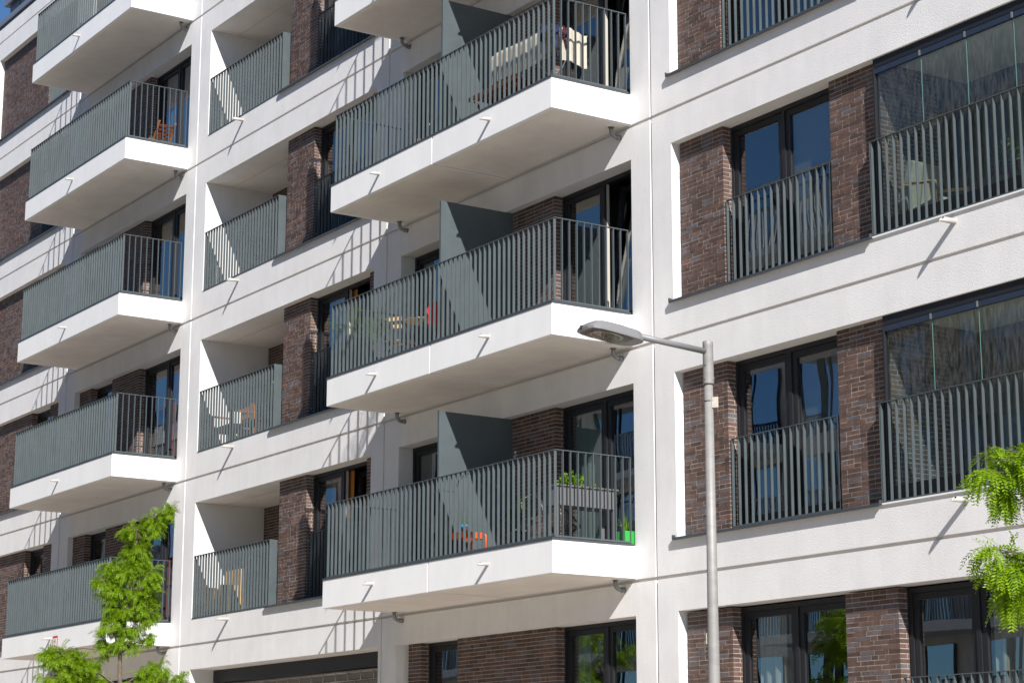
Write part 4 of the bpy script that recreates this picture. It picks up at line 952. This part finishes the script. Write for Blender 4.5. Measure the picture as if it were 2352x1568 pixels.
MB().box(0.72, 0.78, 0.10, 0.499, Z0+0.05, Z0+0.52).build("armrest", "wicker", wk, bevel=0.012); MB().box(1.34, 1.40, 0.10, 0.499, Z0+0.05, Z0+0.52).build("armrest", "wicker", wk, bevel=0.012)
MB().box(0.785, 1.335, 0.10, 0.495, Z0+0.10, Z0+0.30).build("seat", "wicker", wk, bevel=0.012)
for xx in (0.73, 1.35):
    for yy in (0.11, 0.50): MB().box(xx, xx+0.04, yy, yy+0.04, Z0, Z0+0.06).build("leg", "wood_light", wk)
rk = thing("folded_laundry_rack", "dark folded rack with hanging clothes in the third loggia up", "drying rack", (2.2, 0.5, Z2))
for i in range(8): MB().bar((1.75, 0.30+0.02*i, Z2+0.30+i*0.06), (2.45, 0.30+0.02*i, Z2+0.30+i*0.06), 0.007).build("wire", "black_metal", rk)
for xx in (1.75, 2.45): MB().bar((xx, 0.26, Z2), (xx, 0.50, Z2+0.78), 0.015).build("leg", "black_metal", rk)
# ---- glazed loggia, k = 1: bentwood chair with cushion, flowers
ch = thing("bentwood_armchair", "light bentwood armchair with a grey-white cushion behind the balcony glass", "armchair", (18.00, 0.55, Z1))
for yy in (0.30, 0.80):
    MB().tube([(18.27, yy, Z1), (18.25, yy, Z1+0.52), (17.80, yy, Z1+0.60), (17.80, yy, Z1+0.585), (17.70, yy, Z1+0.55)], 0.022, 6).build("armrest", "wood_light", ch)
    MB().tube([(17.75, yy, Z1+0.01), (18.27, yy, Z1+0.01)], 0.02, 6).build("leg", "wood_light", ch)
MB().obox((18.03, 0.55, Z1+0.28), (1,0,0.15), (0,1,0), (-0.15,0,1), 0.24, 0.22, 0.05).build("cushion", "fabric_white", ch, bevel=0.02)
MB().obox((17.79, 0.55, Z1+0.60), (0.30,0,1), (0,1,0), (1,0,-0.30), 0.26, 0.22, 0.05).build("cushion", "fabric_white", ch, bevel=0.02)
fp = thing("hanging_fuchsia", "fuchsia with pink flowers behind the balcony glass, upper right", "plant", (19.3, 0.32, Z1))
MB().lathe((19.3, 0.32, Z1), [(0.001, 0), (0.09, 0), (0.12, 0.30), (0.001, 0.28)], 14).build("pot", "cover_dark", fp)
bl = MB(); leaves_blob(bl, (19.3, 0.30, Z1+0.52), (0.20, 0.18, 0.26), 200, 0.045); bl.build("leaves", "leaf_dark", fp, kind="stuff")
bl = MB(); leaves_blob(bl, (19.35, 0.22, Z1+0.46), (0.20, 0.12, 0.20), 40, 0.035, -1.2); bl.build("flowers", "flower_pink", fp, kind="stuff")
# ---- left balconies
dk = thing("deck_chair", "low reddish slatted deck chair on the second balcony from the top left", "chair", (-0.85, -0.32, 8.7+0.445))
for i in range(7): MB().obox((-1.02+i*0.052, -0.32, 9.145+0.06+i*0.062), (0.64,0,0.77), (0,1,0), (-0.77,0,0.64), 0.026, 0.15, 0.008).build("back_slat", "wood_dark", dk)
for yy in (-0.48, -0.16): MB().bar((-1.06, yy, 9.15), (-0.64, yy, 9.145+0.50), 0.028).build("back_frame", "wood_orange", dk)
for i in range(4): MB().box(-1.40+i*0.08, -1.34+i*0.08, -0.47, -0.17, 9.145+0.10, 9.145+0.12).build("seat_slat", "wood_dark", dk)
for yy in (-0.47, -0.19): MB().box(-1.41, -1.04, yy, yy+0.02, 9.146, 9.145+0.099).build("side_rail", "wood_orange", dk)
